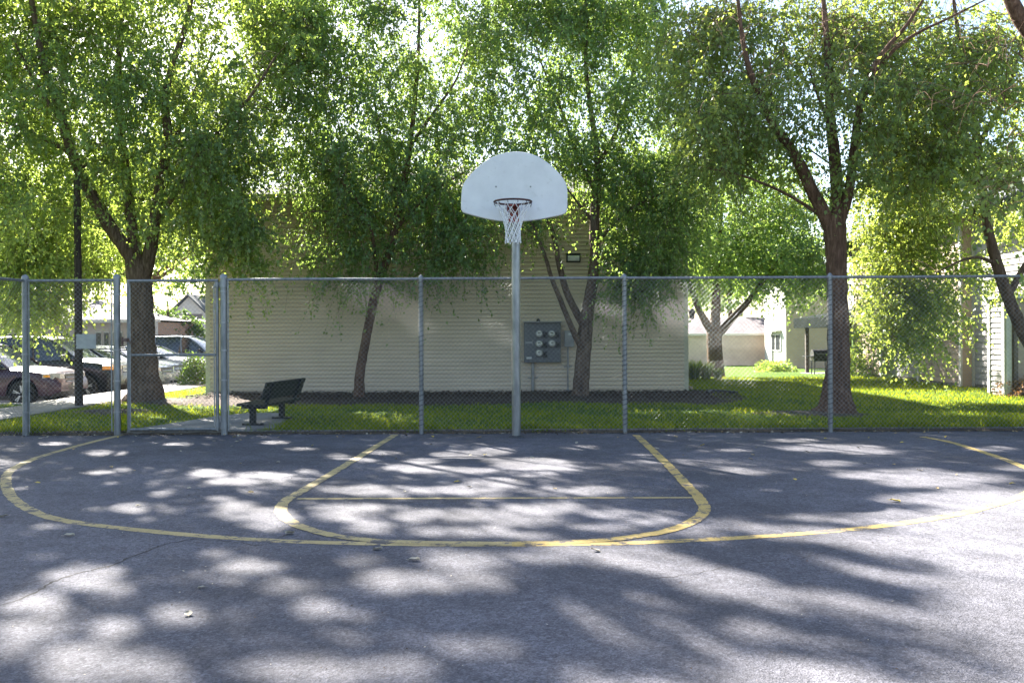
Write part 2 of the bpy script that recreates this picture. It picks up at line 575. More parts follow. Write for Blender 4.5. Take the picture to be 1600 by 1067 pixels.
# path behind the gate with the pad that carries the bench
pa = [G(198, 671.5, .07), G(352, 671, .07), G(430, 669, .07), G(446, 655, .07), G(440, 645, .07), G(388, 645, .07), G(338, 650, .07), G(270, 661, .07)]
slab('concrete_path', [(p.x, p.y) for p in pa], -0.05, 0.072, CONC)

# ------------------------------------------------------------------ chain-link fence
FD = 13.37
def fpt(px, py):
    return W(px, py, FD)
fence = thing('chain_link_fence', 'tall galvanised chain-link fence along the far edge of the court', 'fence', (0, FD, 0))
FZ0, FZ1 = 0.04, 2.325            # fabric
def fence_x(px, py=555):
    return W(px, py, FD).x
posts = {}
def tie_ring(mb, x, y, z, r):
    mb.tube([(x, y, z - 0.012), (x, y, z + 0.012)], r, 12)
def post(px, r, cap=True, y=FD, x=None, h=2.36, spiral=False):
    x = fence_x(px) if x is None else x
    mb = MB(); mb.tube([(x, y, -0.1), (x, y, h)], r, 14)
    o = mb.build('post', GALV, fence, smooth=True)
    c = MB(); c.lathe((x, y, h - 0.03), (0, 0, 1), [(0, r + .006), (.035, r + .006), (.06, r * .75), (.075, 0.004)], 14)
    sub(c.build('post_cap', GALV, None, smooth=True), o)
    if not spiral:
        for z in (0.35, 0.8, 1.25, 1.7, 2.1):
            b = MB(); tie_ring(b, x, y, z + random.uniform(-.04, .04), r + .007)
            sub(b.build('tie_band', WIRE, None), o)
    else:
        b = MB(); N = 30 * 14
        b.tube([(x + (r + .003) * math.cos(2 * math.pi * i / 14), y + (r + .003) * math.sin(2 * math.pi * i / 14), .08 + 2.2 * i / N) for i in range(N + 1)], .0062, 5)
        sub(b.build('mesh_shade_spiral', SHADE_SPIRAL, None), o)  # added helix standing for the mesh's dark wire and shadow stripes on the post
    return x, y
xs_posts = [post(40, .046), post(183, .048), post(350, .050, h=2.36)]
for px in (658, 976, 1297, 1617):
    xs_posts.append(post(px, .034, h=2.33, spiral=True))
xP = {k: v[0] for k, v in zip((40, 183, 350, 658, 976, 1297, 1617), xs_posts)}
x_end = fence_x(1617) + 6.1
post(None, .034, x=fence_x(1617) + 3.05, h=2.33, spiral=True)
post(None, .046, x=x_end)
# side run towards the camera from the left corner
sx = lambda t: (xP[40] - 0.12 * t, FD - t)
for t in (3.0, 6.05, 9.1):
    x, y = sx(t); post(None, .034, x=x, y=y, h=2.33, spiral=True)

def rail(p, q, r=.0215, name='top_rail', parent=fence):
    mb = MB()
    p, q = Vector(p), Vector(q)
    n = max(2, int((q - p).length / 0.8))
    mb.tube([p.lerp(q, i / n) + Vector((0, 0, random.uniform(-.004, .004) if 0 < i < n else 0)) for i in range(n + 1)], r, 10)
    return mb.build(name, GALV, parent, smooth=True)
ZR = 2.31
rail((xP[40], FD, ZR), (xP[183], FD, ZR))
rail((xP[350], FD, ZR), (x_end, FD, ZR))
rail((xP[40], FD, ZR), (*sx(9.1), ZR))
rail((xP[350], FD - .03, 0.06), (x_end, FD - .03, 0.06), .003, 'tension_wire')

def fabric(P0, P1, z0, z1, parent, name='chain_link_mesh', pitch=0.068, r=0.0015, side=-1, off=0.035):
    """woven diamond mesh: two families of inclined wires, zigzagging over one another"""
    P0, P1 = np.array(P0, float), np.array(P1, float)
    L = np.linalg.norm(P1 - P0); u = (P1 - P0) / L
    nrm = np.array([u[1], -u[0]])           # towards the court
    Hh = z1 - z0
    V, Fc = [], []
    s = pitch
    for fam in (1, -1):
        k0, k1 = int(-Hh / s) - 2, int(L / s) + int(Hh / s) + 2
        for k in range(k0, k1):
            a = k * s
            # line: t = a + fam*z
            zs = np.array([0.0, Hh])
            t = a + fam * zs if fam == 1 else a + Hh - zs
            if fam == -1:
                t = a + (Hh - zs)
            # clip to 0..L
            if t.max() <= 0 or t.min() >= L:
                continue
            def cut(tt, lo, hi):
                return tt
            (ta, za), (tb, zb) = (t[0], 0.0), (t[1], Hh)
            def at(tv):
                return za + (zb - za) * (tv - ta) / (tb - ta)
            pts = [(ta, za), (tb, zb)]
            out = []
            for tv, zv in pts:
                if tv < 0: tv, zv = 0.0, at(0.0)
                if tv > L: tv, zv = L, at(L)
                out.append((tv, zv))
            if abs(out[0][0] - out[1][0]) < 0.01:
                continue
            d0 = off + (0.0022 if fam == 1 else -0.0022)
            p = []
            for tv, zv in out:
                q = P0 + u * tv + nrm * d0
                p.append(np.array([q[0], q[1], z0 + zv]))
            dirv = p[1] - p[0]; dirv /= np.linalg.norm(dirv)
            n3 = np.array([nrm[0], nrm[1], 0]); b3 = np.cross(dirv, n3)
            base = len(V)
            for q in p:
                for an in (0, 1, 2, 3):
                    c_, s_ = math.cos(an * math.pi / 2), math.sin(an * math.pi / 2)
                    V.append(q + (n3 * c_ + b3 * s_) * r)
            for an in range(4):
                Fc.append((base + an, base + (an + 1) % 4, base + 4 + (an + 1) % 4, base + 4 + an))
    return np_mesh(name, np.array(V), np.array(Fc), WIRE, parent)
fabric((xP[40], FD), (xP[183], FD), FZ0, FZ1, fence, off=.04)
fabric((xP[350], FD), (x_end, FD), FZ0, FZ1, fence)
fabric((xP[40], FD), sx(9.1), FZ0, FZ1, fence, off=-.04)
for px, dx in ((40, .07), (183, -.07), (350, .075)):
    mb = MB(); mb.box((xP[px] + dx, FD - .03, 1.18), (.018, .006, 2.24))
    mb.build('tension_bar', WIRE, fence)

# ------------------------------------------------------------------ gate
gate = thing('chain_link_gate', 'closed single-leaf chain-link gate with a middle bar in the fence', 'gate', (fence_x(200), FD, 0))
gl, gr = fence_x(201), fence_x(339.5)
gz0, gz1, gzm = 0.085, 2.30, W(270, 554.5, FD).z
mb = MB()
mb.tube([(gl, FD, gz0 - .02), (gl, FD, gz1 + .02)], .025, 12)
mb.tube([(gr, FD, gz0 - .02), (gr, FD, gz1 - .05)], .025, 12)
mb.tube([(gl, FD, gz1), (gr + .02, FD, gz1)], .022, 12)
mb.tube([(gl, FD, gz0), (gr, FD, gz0)], .022, 12)
mb.tube([(gl, FD, gzm), (gr, FD, gzm)], .019, 12)
gf = mb.build('frame', GALV, gate, smooth=True)
fabric((gl, FD), (gr, FD), gz0, gz1, gate, off=.03)
for z in (2.24, 0.14):
    mb = MB()
    mb.tube([(gr, FD, z - .04), (gr, FD, z + .04)], .036, 12)
    mb.box(((gr + xP[350]) / 2, FD, z), (xP[350] - gr, .03, .05))
    mb.tube([(xP[350], FD, z - .05), (xP[350], FD, z + .05)], .060, 12)
    mb.build('hinge', GALV, gate, smooth=True, )
mb = MB()
mb.box((gl - .03, FD - .03, W(196, 531, FD).z), (.09, .05, .05))
mb.box((gl - .075, FD - .045, W(196, 531, FD).z - .02), (.02, .03, .13))
mb.tube([(gl - .02, FD - .05, 1.40), (gl + .03, FD - .07, 1.44), (gl + .05, FD - .05, 1.36)], .008, 8)
mb.build('latch', simple('latch_rust', (.10, .06, .05), (.2, .14, .12), 30, .7, .4), gate)
for x in (gl + .035, gr - .035):
    mb = MB(); mb.box((x, FD - .028, 1.19), (.016, .006, 2.1)); mb.build('tension_bar', WIRE, gate)

# ------------------------------------------------------------------ hoop
PD, BD = 12.85, 11.57
hoop = thing('basketball_hoop', 'basketball hoop with white fan-shaped backboard on a galvanised pole', 'basketball hoop', (G(807, 684).x, PD, 0))
pb, pt = W(807, 684, PD), W(805.8, 330, PD)
mb = MB()
pts = [Vector((pb.x, PD, -0.1)), Vector((pb.x, PD, 1.5)), Vector((pt.x, PD, 2.55)), Vector((pt.x, PD, 3.0)), Vector((pt.x, PD - .06, 3.22)), Vector((pt.x, PD - .25, 3.42)), Vector((pt.x - .01, PD - .55, 3.50)), Vector((pt.x - .02, BD + .12, 3.50))]
mb.tube([Vector(r[:3]) for r in smoothpath([(*p, .064) for p in pts], .1)], .064, 20)
mb.build('pole', GALVP, hoop, smooth=True)
mb = MB(); mb.lathe((pb.x, PD, 0), (0, 0, 1), [(0.0, .11), (.02, .10), (.03, .07)], 16)
mb.build('base_collar', simple('asphalt_collar', (.03, .03, .035), (.07, .07, .07), 20, .9), hoop, smooth=True)
out = [(590, 45), (520, 52), (450, 67), (400, 86), (350, 111), (300, 143), (250, 181), (210, 215), (170, 256), (135, 296), (104, 338), (84, 376), (73, 415), (69, 470), (66, 530), (65, 590), (69, 617), (80, 636), (95, 645), (112, 651), (180, 671), (260, 692), (340, 710), (420, 723), (500, 729.5), (590, 731), (680, 729), (760, 721), (840, 710), (920, 695), (1000, 679), (1060, 664), (1085, 652), (1102, 632), (1108, 600), (1109, 540), (1110, 480), (1109, 430), (1103, 386), (1090, 350), (1068, 310), (1040, 272), (1002, 230), (960, 191), (915, 153), (870, 121), (818, 93), (760, 70), (705, 55), (650, 47)]
P = [W(710 + x / 6.28, 230 + y / 6.28, BD) for x, y in out]
mb = MB(); n = len(P)
T = .034
cx_, cz_ = sum(p.x for p in P) / n, sum(p.z for p in P) / n
front = [(p.x, BD, p.z) for p in P]
rim0 = [(cx_ + (p.x - cx_) * .985, BD - .012, cz_ + (p.z - cz_) * .985) for p in P]
backv = [(p.x, BD + T, p.z) for p in P]
mb.add(rim0 + front + backv, [tuple(range(n))[::-1]] + [(i, (i + 1) % n, n + (i + 1) % n, n + i) for i in range(n)] + [(n + i, n + (i + 1) % n, 2 * n + (i + 1) % n, 2 * n + i) for i in range(n)] + [tuple(2 * n + i for i in range(n))])
def board_mat():
    m, nt, b = new_mat('backboard_paint')
    v = coords(nt, 'Object')
    n1 = noise(nt, v, 3.2, 6, .65); n2 = noise(nt, v, 13, 4, .6)
    vo = node(nt, 'ShaderNodeTexVoronoi', Scale=6.5); nt.links.new(v, vo.inputs['Vector'])
    c = ramp(nt, n1, [(.3, (.56, .565, .57)), (.7, (.66, .665, .665))])
    c = mix(nt, ramp(nt, n2, [(.60, 0.), (.72, .45)]), c, (.47, .46, .45))
    c = mix(nt, ramp(nt, vo.outputs['Distance'], [(.035, .40), (.085, 0.)]), c, (.36, .33, .31))
    nt.links.new(c, b.inputs['Base Color'])
    b.inputs['Roughness'].default_value = .5
    bump(nt, b, n2, .06, .01)
    return m
bb = mb.build('backboard', board_mat(), hoop)
for (x, y) in ((775, 292), (829, 292), (775, 322), (829, 322)):
    p = W(x, y, BD - .016); mb = MB(); mb.disc(p, (0, 1, 0), .011, .012, 8)
    sub(mb.build('bolt', GALV, None), bb)
RIMC = W(801.3, 315.5, BD - .39)
RR = .232
REDP = simple('rim_paint', (.16, .018, .014), (.26, .035, .025), 18, .5, .1)
RIMD = simple('rim_shaded_paint', (.030, .012, .012), (.075, .025, .022), 18, .45, .3)  # shade on the rim is put into this near-black maroon
mb = MB()
mb.tube([RIMC + Vector((RR * math.cos(a), RR * math.sin(a), 0)) for a in np.linspace(0, 2 * math.pi, 48, endpoint=False)], .0125, 10, 0, closed=True)
for k in range(12):
    a = 2 * math.pi * (k + .5) / 12
    c = RIMC + Vector((RR * math.cos(a), RR * math.sin(a), -.018))
    mb.tube([c + Vector((0, 0, .012)), c + Vector((.012 * math.cos(a), .012 * math.sin(a), -.012)), c + Vector((-.01 * math.cos(a), -.01 * math.sin(a), -.018))], .004, 6)
rim = mb.build('rim', RIMD, hoop, smooth=True)
mb = MB()
yb = BD - .016
mb.box((RIMC.x + .004, yb - .006, RIMC.z - .10), (.155, .014, .225))
mb.box((RIMC.x, (yb + RIMC.y + RR) / 2, RIMC.z - .008), (.13, yb - RIMC.y - RR + .03, .014))
for s in (-1, 1):
    mb.add([(RIMC.x + s * .06, yb - .012, RIMC.z - .02), (RIMC.x + s * .06, yb - .012, RIMC.z - .19), (RIMC.x + s * .06, RIMC.y + RR - .01, RIMC.z - .02),
            (RIMC.x + s * .066, yb - .012, RIMC.z - .02), (RIMC.x + s * .066, yb - .012, RIMC.z - .19), (RIMC.x + s * .066, RIMC.y + RR - .01, RIMC.z - .02)],
           [(0, 1, 2), (3, 5, 4), (0, 2, 5, 3), (1, 4, 5, 2), (0, 3, 4, 1)])
mb.build('rim_bracket', REDP, hoop)
mb = MB()
mb.box((pt.x - .02, BD + .09, 3.46), (.42, .10, .30)); mb.box((pt.x - .02, BD + .045, 3.62), (.62, .02, .05)); mb.box((pt.x - .02, BD + .045, 3.30), (.62, .02, .05))
mb.build('board_bracket', GALVP, hoop)
# net
CORD = simple('net_cord', (.62, .62, .62), (.80, .80, .79), 30, .9)
prof = [(0.0, RR - .004), (-.09, .175), (-.165, .128), (-.235, .108), (-.30, .100), (-.36, .095), (-.42, .094), (-.485, .097)]
mb = MB()
def netp(level, k):
    z, r = prof[level]
    a = 2 * math.pi * k / 12 + .1
    r = r * (1 + .05 * math.sin(k * 2.1 + level))
    return RIMC + Vector((r * math.cos(a), r * math.sin(a), z - .02 + .007 * math.sin(k * 3.3 + level * 1.7)))
for lv in range(len(prof) - 1):
    for k in range(12):
        kk = k + (.5 if lv % 2 else 0)
        for s in (-.5, .5):
            p, q = netp(lv, kk), netp(lv + 1, kk + s)
            m_ = (p + q) / 2 + Vector((0, 0, -.007))
            mb.tube([p, m_, q], .0048 if lv else .0036, 5)
for k in range(12):
    for lv in range(2, len(prof)):
        kk = k + (.5 if lv % 2 else 0)
        p = netp(lv, kk)
        mb.lathe(p, (0, 0, 1), [(-.012, .002), (-.006, .009), (.006, .009), (.012, .002)], 6)
mb.build('net', CORD, hoop, smooth=True)

# ------------------------------------------------------------------ bench
BEN = simple('bench_coating', (.006, .007, .007), (.014, .016, .016), 10, .5, .1, .2, 80, .003)
bp = G(401, 664.5, .07)
bench = thing('park_bench', 'dark low park bench with a tilted backrest on the pad behind the fence', 'bench', (bp.x, bp.y, .07))
ax = Vector((.14, .99, 0)).normalized(); fn = Vector((-.99, .14, 0)).normalized()
B0 = Vector((bp.x, bp.y, .07))
Lb = 1.62
def bpnt(a, f, z):          # along axis (from near leg), towards the front, height
    return B0 + ax * a + fn * f + Vector((0, 0, z))
def bar(mb, a, b, w, t, up):
    a, b = Vector(a), Vector(b); d = (b - a).normalized(); up = Vector(up).normalized(); sd = d.cross(up).normalized(); up = sd.cross(d)
    mb.add([a - sd * w / 2 - up * t / 2, a + sd * w / 2 - up * t / 2, a + sd * w / 2 + up * t / 2, a - sd * w / 2 + up * t / 2,
            b - sd * w / 2 - up * t / 2, b + sd * w / 2 - up * t / 2, b + sd * w / 2 + up * t / 2, b - sd * w / 2 + up * t / 2],
           [(0, 1, 2, 3), (7, 6, 5, 4), (0, 4, 5, 1), (1, 5, 6, 2), (2, 6, 7, 3), (3, 7, 4, 0)])
mb = MB()
for k in range(4):
    f = -.12 + k * .105
    bar(mb, bpnt(-.2, f, .315 + .006 * k), bpnt(Lb - .2, f, .315 + .006 * k), .098, .045, (0, 0, 1))
mb.build('seat', BEN, bench, bevel=.008)
mb = MB()
for k in range(3):
    h = .455 + k * .092; f = -.17 - k * .034
    bar(mb, bpnt(-.2, f, h), bpnt(Lb - .2, f, h), .036, .088, (fn * -.34 + Vector((0, 0, 1))))
mb.build('backrest', BEN, bench, bevel=.008)
for a in (.0, 1.15):
    mb = MB()
    bar(mb, bpnt(a, .06, 0), bpnt(a, .06, .29), .08, .08, ax)
    bar(mb, bpnt(a, -.17, .28), bpnt(a, .24, .285), .06, .04, (0, 0, 1))
    bar(mb, bpnt(a, -.14, .28), bpnt(a, -.275, .67), .05, .03, ax)
    bar(mb, bpnt(a, -.10, .015), bpnt(a, .22, .015), .10, .03, (0, 0, 1))
    mb.build('leg', BEN, bench)
# ------------------------------------------------------------------ main building
def siding_mat(name, c1, c2):
    m, nt, b = new_mat(name)
    v = coords(nt, 'Object', (1, 1, 1))
    v2 = coords(nt, 'Object', (.5, .5, 14))
    n = noise(nt, v, 1.0, 6, .65); n2 = noise(nt, v2, 1.5, 4); n3 = noise(nt, v, 22, 4, .7)
    c = ramp(nt, n, [(.3, c1), (.7, c2)])
    c = mix(nt, .5, c, ramp(nt, n2, [(.3, .82), (.7, 1.12)]), 'MULTIPLY')
    c = mix(nt, .4, c, ramp(nt, n3, [(.3, .8), (.7, 1.12)]), 'MULTIPLY')
    nt.links.new(c, b.inputs['Base Color'])
    b.inputs['Roughness'].default_value = .8
    b.inputs['Specular IOR Level'].default_value = .3
    bump(nt, b, n3, .2, .006)
    return m
SID = siding_mat('tan_siding', (.57, .48, .38), (.65, .55, .44))
SIDW = siding_mat('pale_siding', (.31, .295, .30), (.38, .365, .365))
SIDB = siding_mat('beige_siding', (.34, .265, .205), (.41, .33, .26))
TRIM = simple('trim_paint', (.44, .41, .32), (.52, .49, .40), 5, .7)
TRIMW = simple('pale_trim', (.42, .41, .39), (.50, .49, .47), 5, .7)
FOUND = simple('foundation', (.10, .09, .08), (.19, .175, .155), 5, .95, 0, .4, 40, .01)
ROOF = shingles('roof_shingles', (.10, .097, .10), (.14, .134, .134))
ROOFB = shingles('roof_shingles_mauve', (.115, .098, .105), (.16, .137, .145))
ROOFG = shingles('roof_shingles_slate', (.075, .082, .092), (.11, .118, .128))
WINDOW = glassy('window_glass', (.025, .03, .035), .06)

def lap_wall(name, x0, x1, y, z0, z1, mat, parent, exp=.10, depth=.046, face=-1, axis='x', joints=True):
    """lap siding: every board leans out at its lower edge"""
    mb = MB(); k = 0; z = z0
    while z < z1 - 1e-3:
        zt = min(z1, z + exp)
        cuts = [x0]
        if joints:
            c = x0 + random.uniform(.6, 3.6)
            while c < x1 - .5:
                cuts.append(c); c += 3.66
        cuts.append(x1)
        for a, b_ in zip(cuts[:-1], cuts[1:]):
            d = depth + random.uniform(-.002, .002)
            lo, hi = d, d * .72
            zg_ = z + (zt - z) * .63
            def q(t, off, zz):
                return (t, y + face * off, zz) if axis == 'x' else (y + face * off, t, zz)
            g = .0015 if joints else 0
            mb.add([q(a + g, lo, z), q(b_ - g, lo, z), q(b_ - g, hi, zg_), q(a + g, hi, zg_), q(a + g, 0, z), q(b_ - g, 0, z), q(b_ - g, 0, zg_ + .002), q(a + g, 0, zg_ + .002), q(b_ - g, 0, zt), q(a + g, 0, zt)], [(0, 1, 2, 3), (4, 5, 1, 0), (3, 2, 6, 7), (7, 6, 8, 9)])
        z += exp; k += 1
    return mb.build(name, mat, parent)

BY = 22.6
bl = W(322, 500, BY).x; br = W(1075, 500, BY).x
bld = thing('apartment_building', 'tan lap-sided building with a windowless end wall behind the hoop', 'building', (0, BY, 0))
ZE = 4.92
lap_wall('wall', bl + .1, br - .1, BY, .02, ZE, SID, bld)
mb = MB()
mb.add([(bl, BY + .002, 0), (br, BY + .002, 0), (br, BY + 10, 0), (bl, BY + 10, 0), (bl, BY + .002, ZE), (br, BY + .002, ZE), (br, BY + 10, ZE), (bl, BY + 10, ZE)],
       [(1, 2, 6, 5), (2, 3, 7, 6), (3, 0, 4, 7), (0, 1, 5, 4)])
mb.build('wall', SID, bld)
mb = MB(); mb.box(((bl + br) / 2, BY + 4.99, -.06), (br - bl - .02, 9.96, .15)); mb.build('foundation', FOUND, bld)
for x in (bl + .055, br - .06):
    mb = MB(); mb.box((x, BY - .014, (ZE + .0) / 2), (.125, .034, ZE - .0)); mb.build('corner_board', TRIM, bld, bevel=.004)
# hip roof with overhang, fascia and gutter
ov = .32
rx0, rx1, ry0, ry1 = bl - ov, br + ov, BY - ov, BY + 10 + ov
hr = 1.75; mid = (ry0 + ry1) / 2; ins = 5.0
mb = MB()
zt = ZE + .02
mb.add([(rx0, ry0, zt), (rx1, ry0, zt), (rx1, ry1, zt), (rx0, ry1, zt), (rx0 + ins, mid, zt + hr), (rx1 - ins, mid, zt + hr)],
       [(0, 1, 5, 4), (1, 2, 5), (2, 3, 4, 5), (3, 0, 4)])
roof = mb.build('roof', ROOF, bld)
mb = MB()
mb.add([(rx0, ry0, ZE - .01), (rx1, ry0, ZE - .01), (rx1, ry1, ZE - .01), (rx0, ry1, ZE - .01)], [(0, 1, 2, 3)])
mb.build('soffit', TRIM, bld)
mb = MB()
for a, b_ in (((rx0, ry0), (rx1, ry0)), ((rx1, ry0), (rx1, ry1)), ((rx1, ry1), (rx0, ry1)), ((rx0, ry1), (rx0, ry0))):
    mx_, my_ = (a[0] + b_[0]) / 2, (a[1] + b_[1]) / 2
    if a[1] == b_[1]:
        mb.box((mx_, my_, ZE + .01), (abs(a[0] - b_[0]) + .05, .04, .15))
    else:
        mb.box((mx_, my_, ZE + .01), (.04, abs(a[1] - b_[1]) - .05, .15))
mb.build('fascia', TRIM, bld)
mb = MB(); mb.box(((rx0 + rx1) / 2, ry0 - .075, ZE + .035), (rx1 - rx0 + .1, .10, .10)); mb.build('gutter', TRIMW, bld, bevel=.02)
# stubs that show past the right corner
mb = MB()
mb.box((br + .075, BY + .9, 2.55), (.09, .09, 1.6)); mb.build('downspout', WHITEP, bld, bevel=.01)
mb = MB()
mb.box((br + .085, BY + .9, .95), (.075, .10, 1.5)); mb.tube([(br + .085, BY + .9, .24), (br + .10, BY + .8, .12), (br + .2, BY + .55, .09)], .04, 8)
mb.build('downspout', simple('tan_spout', (.42, .33, .22), (.5, .4, .28), 4, .6), bld)
p = W(1080, 489, BY + .4)
lan = thing('wall_lantern', 'black lantern lamp on the right corner of the tan building', 'wall lamp', p)
mb = MB(); mb.lathe(p + Vector((.02, 0, 0)), (0, 0, 1), [(-.16, .02), (-.14, .06), (.02, .085), (.03, .11), (.10, .05), (.13, .01)], 10); mb.box(p + Vector((-.07, 0, .06)), (.09, .04, .05))
mb.build('housing', BLACK, lan)

# wall pack light
p = W(896, 403, BY - .10)
wp = thing('wall_light', 'black-framed rectangular flood light high on the tan wall', 'wall lamp', p)
mb = MB()
w_, h_ = .355, .225
mb.add([(p.x - w_ / 2, BY - .015, p.z - h_ / 2), (p.x + w_ / 2, BY - .015, p.z - h_ / 2), (p.x + w_ / 2, BY - .015, p.z + h_ / 2), (p.x - w_ / 2, BY - .015, p.z + h_ / 2),
        (p.x - w_ / 2, BY - .13, p.z - h_ / 2 + .03), (p.x + w_ / 2, BY - .13, p.z - h_ / 2 + .03), (p.x + w_ / 2, BY - .17, p.z + h_ / 2), (p.x - w_ / 2, BY - .17, p.z + h_ / 2)],
       [(0, 1, 2, 3), (0, 4, 5, 1), (1, 5, 6, 2), (2, 6, 7, 3), (3, 7, 4, 0), (4, 7, 6, 5)])
mb.build('housing', DARKMETAL, wp, bevel=.008)
mb = MB()
cz = p.z - .025
mb.add([(p.x - .145, BY - .145, cz - .058), (p.x + .145, BY - .145, cz - .058), (p.x + .145, BY - .172, cz + .075), (p.x - .145, BY - .172, cz + .075),
        (p.x - .145, BY - .175, cz - .045), (p.x + .145, BY - .175, cz - .045), (p.x + .145, BY - .19, cz + .03), (p.x - .145, BY - .19, cz + .03)],
       [(4, 5, 6, 7), (0, 1, 5, 4), (1, 2, 6, 5), (2, 3, 7, 6), (3, 0, 4, 7)])
mb.build('lens', simple('frosted_lens', (.55, .57, .62), (.72, .73, .76), 6, .25), wp)

# meter bank
GREY = simple('grey_enamel', (.085, .092, .102), (.12, .127, .138), 3, .45, .1, .05, 30, .004)
GREYL = simple('grey_conduit', (.22, .225, .23), (.31, .31, .31), 6, .5, .35)
YM = BY - .03
def wm(px, py, off=0.0):
    q = W(px, py, BY - .1); return Vector((q.x, YM - off, q.z))
a, b_ = wm(818.5, 503.5), wm(876, 566)
mbk = thing('electric_meter_bank', 'grey electric meter cabinet with five round dials on the tan wall', 'meter cabinet', ((a.x + b_.x) / 2, BY, b_.z))
mb = MB(); mb.box(((a.x + b_.x) / 2, YM - .11, (a.z + b_.z) / 2), (b_.x - a.x, .22, a.z - b_.z))
cab = mb.build('cabinet', GREY, mbk, bevel=.012)
mb = MB()
mb.box(((a.x + b_.x) / 2, YM - .225, a.z + .004), (b_.x - a.x + .03, .28, .02))
mb.build('lid', GREYL, mbk)
mb = MB()
for x in (.33, .53):
    mb = MB()
    xx = a.x + (b_.x - a.x) * x * 1.0
    mb.box((xx, YM - .2225, (a.z + b_.z) / 2), (.006, .006, a.z - b_.z - .05))
    mb.build('seam', DARKMETAL, mbk)
GLASSM = simple('meter_face', (.62, .62, .60), (.75, .75, .73), 30, .15)
for (px, py) in ((842, 521.5), (861.5, 521.5), (842, 537), (862, 536.5), (842, 551.5)):
    c = wm(px, py, .22)
    mb = MB(); mb.lathe(c, (0, -1, 0), [(0, .098), (.035, .098), (.045, .085)], 20)
    mt = mb.build('meter', GREYL, mbk, smooth=True)
    mb = MB(); mb.lathe(c, (0, -1, 0), [(.04, .078), (.11, .074), (.135, .055), (.14, .002)], 20)
    sub(mb.build('dial', GLASSM, None, smooth=True), mt)
    mb = MB(); mb.box(c + Vector((0, -.142, .022)), (.07, .006, .026)); mb.box(c + Vector((.005, -.140, -.025)), (.05, .006, .014)); 
    sub(mb.build('register', BLACK, None), mt)
    mb = MB(); mb.box(wm(px + 9, py + 2, .245), (.085, .05, .15)); mb.box(wm(px + 11, py + 2.5, .285), (.03, .04, .07))
    mb.build('breaker', BLACK, mbk, bevel=.006)
mb = MB(); mb.box(wm(826.5, 535, .222), (.15, .006, .045)); mb.box(wm(821.2, 535, .222), (.012, .006, .11)); mb.box(wm(831.8, 535, .222), (.012, .006, .11))
mb.build('latch', GREYL, mbk)
mb = MB(); mb.box(wm(826.5, 559, .222), (.13, .006, .05)); mb.build('sticker', simple('sticker', (.5, .5, .48), (.6, .6, .58), 40, .6), mbk)
mb = MB(); mb.lathe(wm(841, 502, .1), (0, 0, 1), [(0, .05), (.05, .04), (.07, .01)], 10); mb.build('hub', DARKMETAL, mbk)
def pipe(name, px, py0, py1, r, parent, mat=GREYL, off=.07):
    p0, p1 = wm(px, py0, off), wm(px, py1, off)
    mb = MB(); mb.tube([p0, p1 + Vector((0, 0, -.1))], r, 12)
    for t in (.45,):
        q = p0.lerp(p1, t); mb.tube([q, q + Vector((0, 0, .03))], r + .012, 12); mb.box(q + Vector((0, .03, .015)), (r * 2 + .16, .01, .03))
    mb.box(p0.lerp(p1, .96), (r * 2 + .03, r * 2 + .03, .05))
    mb.build(name, mat, parent)
pipe('conduit', 832.5, 566, 622, .042, mbk)
a2, b2 = wm(882, 516.5), wm(897, 542)
bx2 = thing('breaker_box', 'small grey box half hidden by the multi-stemmed tree on the tan wall', 'electrical box', ((a2.x + b2.x) / 2, BY, b2.z))
mb = MB(); mb.box(((a2.x + b2.x) / 2, YM - .06, (a2.z + b2.z) / 2), (b2.x - a2.x, .12, a2.z - b2.z)); mb.build('box', GREYL, bx2, bevel=.01)
mb = MB(); mb.box(((a2.x + b2.x) / 2 + .03, YM - .124, a2.z - .09), (.11, .006, .06)); mb.build('sticker', MATS['sticker'], bx2)
pipe('conduit', 887.5, 542, 612, .022, bx2, off=.05)

# ------------------------------------------------------------------ utility post + sign
WOOD = bark('weathered_wood', (.035, .028, .022), (.07, .055, .045), (.11, .09, .07))
p = G(123.5, 635, .03)
up = thing('wooden_post', 'dark round wooden utility post beside the sidewalk', 'post', p)
mb = MB(); mb.tube([(p.x, p.y, -.1), (p.x - .005, p.y, 2), (p.x - .02, p.y, 4.75)], [.083, .076, .066], 12); mb.build('pole', WOOD, up, smooth=True)
mb = MB(); mb.tube([(p.x - .02, p.y, 4.73), (p.x - .02, p.y, 4.80)], [.075, .03], 12); mb.build('cap', DARKMETAL, up)
q = W(134.5, 533.5, p.y - .11)
sg = thing('sign', 'blank pale grey rectangular sign plate on the wooden post', 'sign', q)
mb = MB(); mb.box(q, (.415, .012, .305)); mb.build('plate', simple('sign_back', (.27, .27, .29), (.36, .36, .38), 6, .5, .2), sg, bevel=.004)
for dz in (.09, -.09):
    mb = MB(); mb.disc((p.x, q.y - .008, q.z + dz), (0, 1, 0), .012, .014, 8)
    mb.build('bolt', DARKMETAL, sg)

# ------------------------------------------------------------------ cars
TYRE = simple('tyre', (.012, .012, .012), (.025, .025, .024), 30, .85)
RIM = simple('alloy_rim', (.34, .35, .37), (.46, .47, .49), 8, .4, .2)
GLS = glassy('car_glass', (.02, .025, .03), .03)
CHR = simple('chrome', (.20, .205, .21), (.30, .30, .31), 8, .3, .8)
LAMP = simple('headlamp_glass', (.22, .225, .23), (.42, .43, .43), 25, .08)
AMB = simple('amber_lens', (.75, .28, .02), (.85, .36, .04), 25, .15)
REDL = simple('tail_lens', (.3, .01, .01), (.45, .02, .02), 25, .15)
PLATE = simple('plate', (.25, .26, .28), (.34, .34, .35), 12, .5)

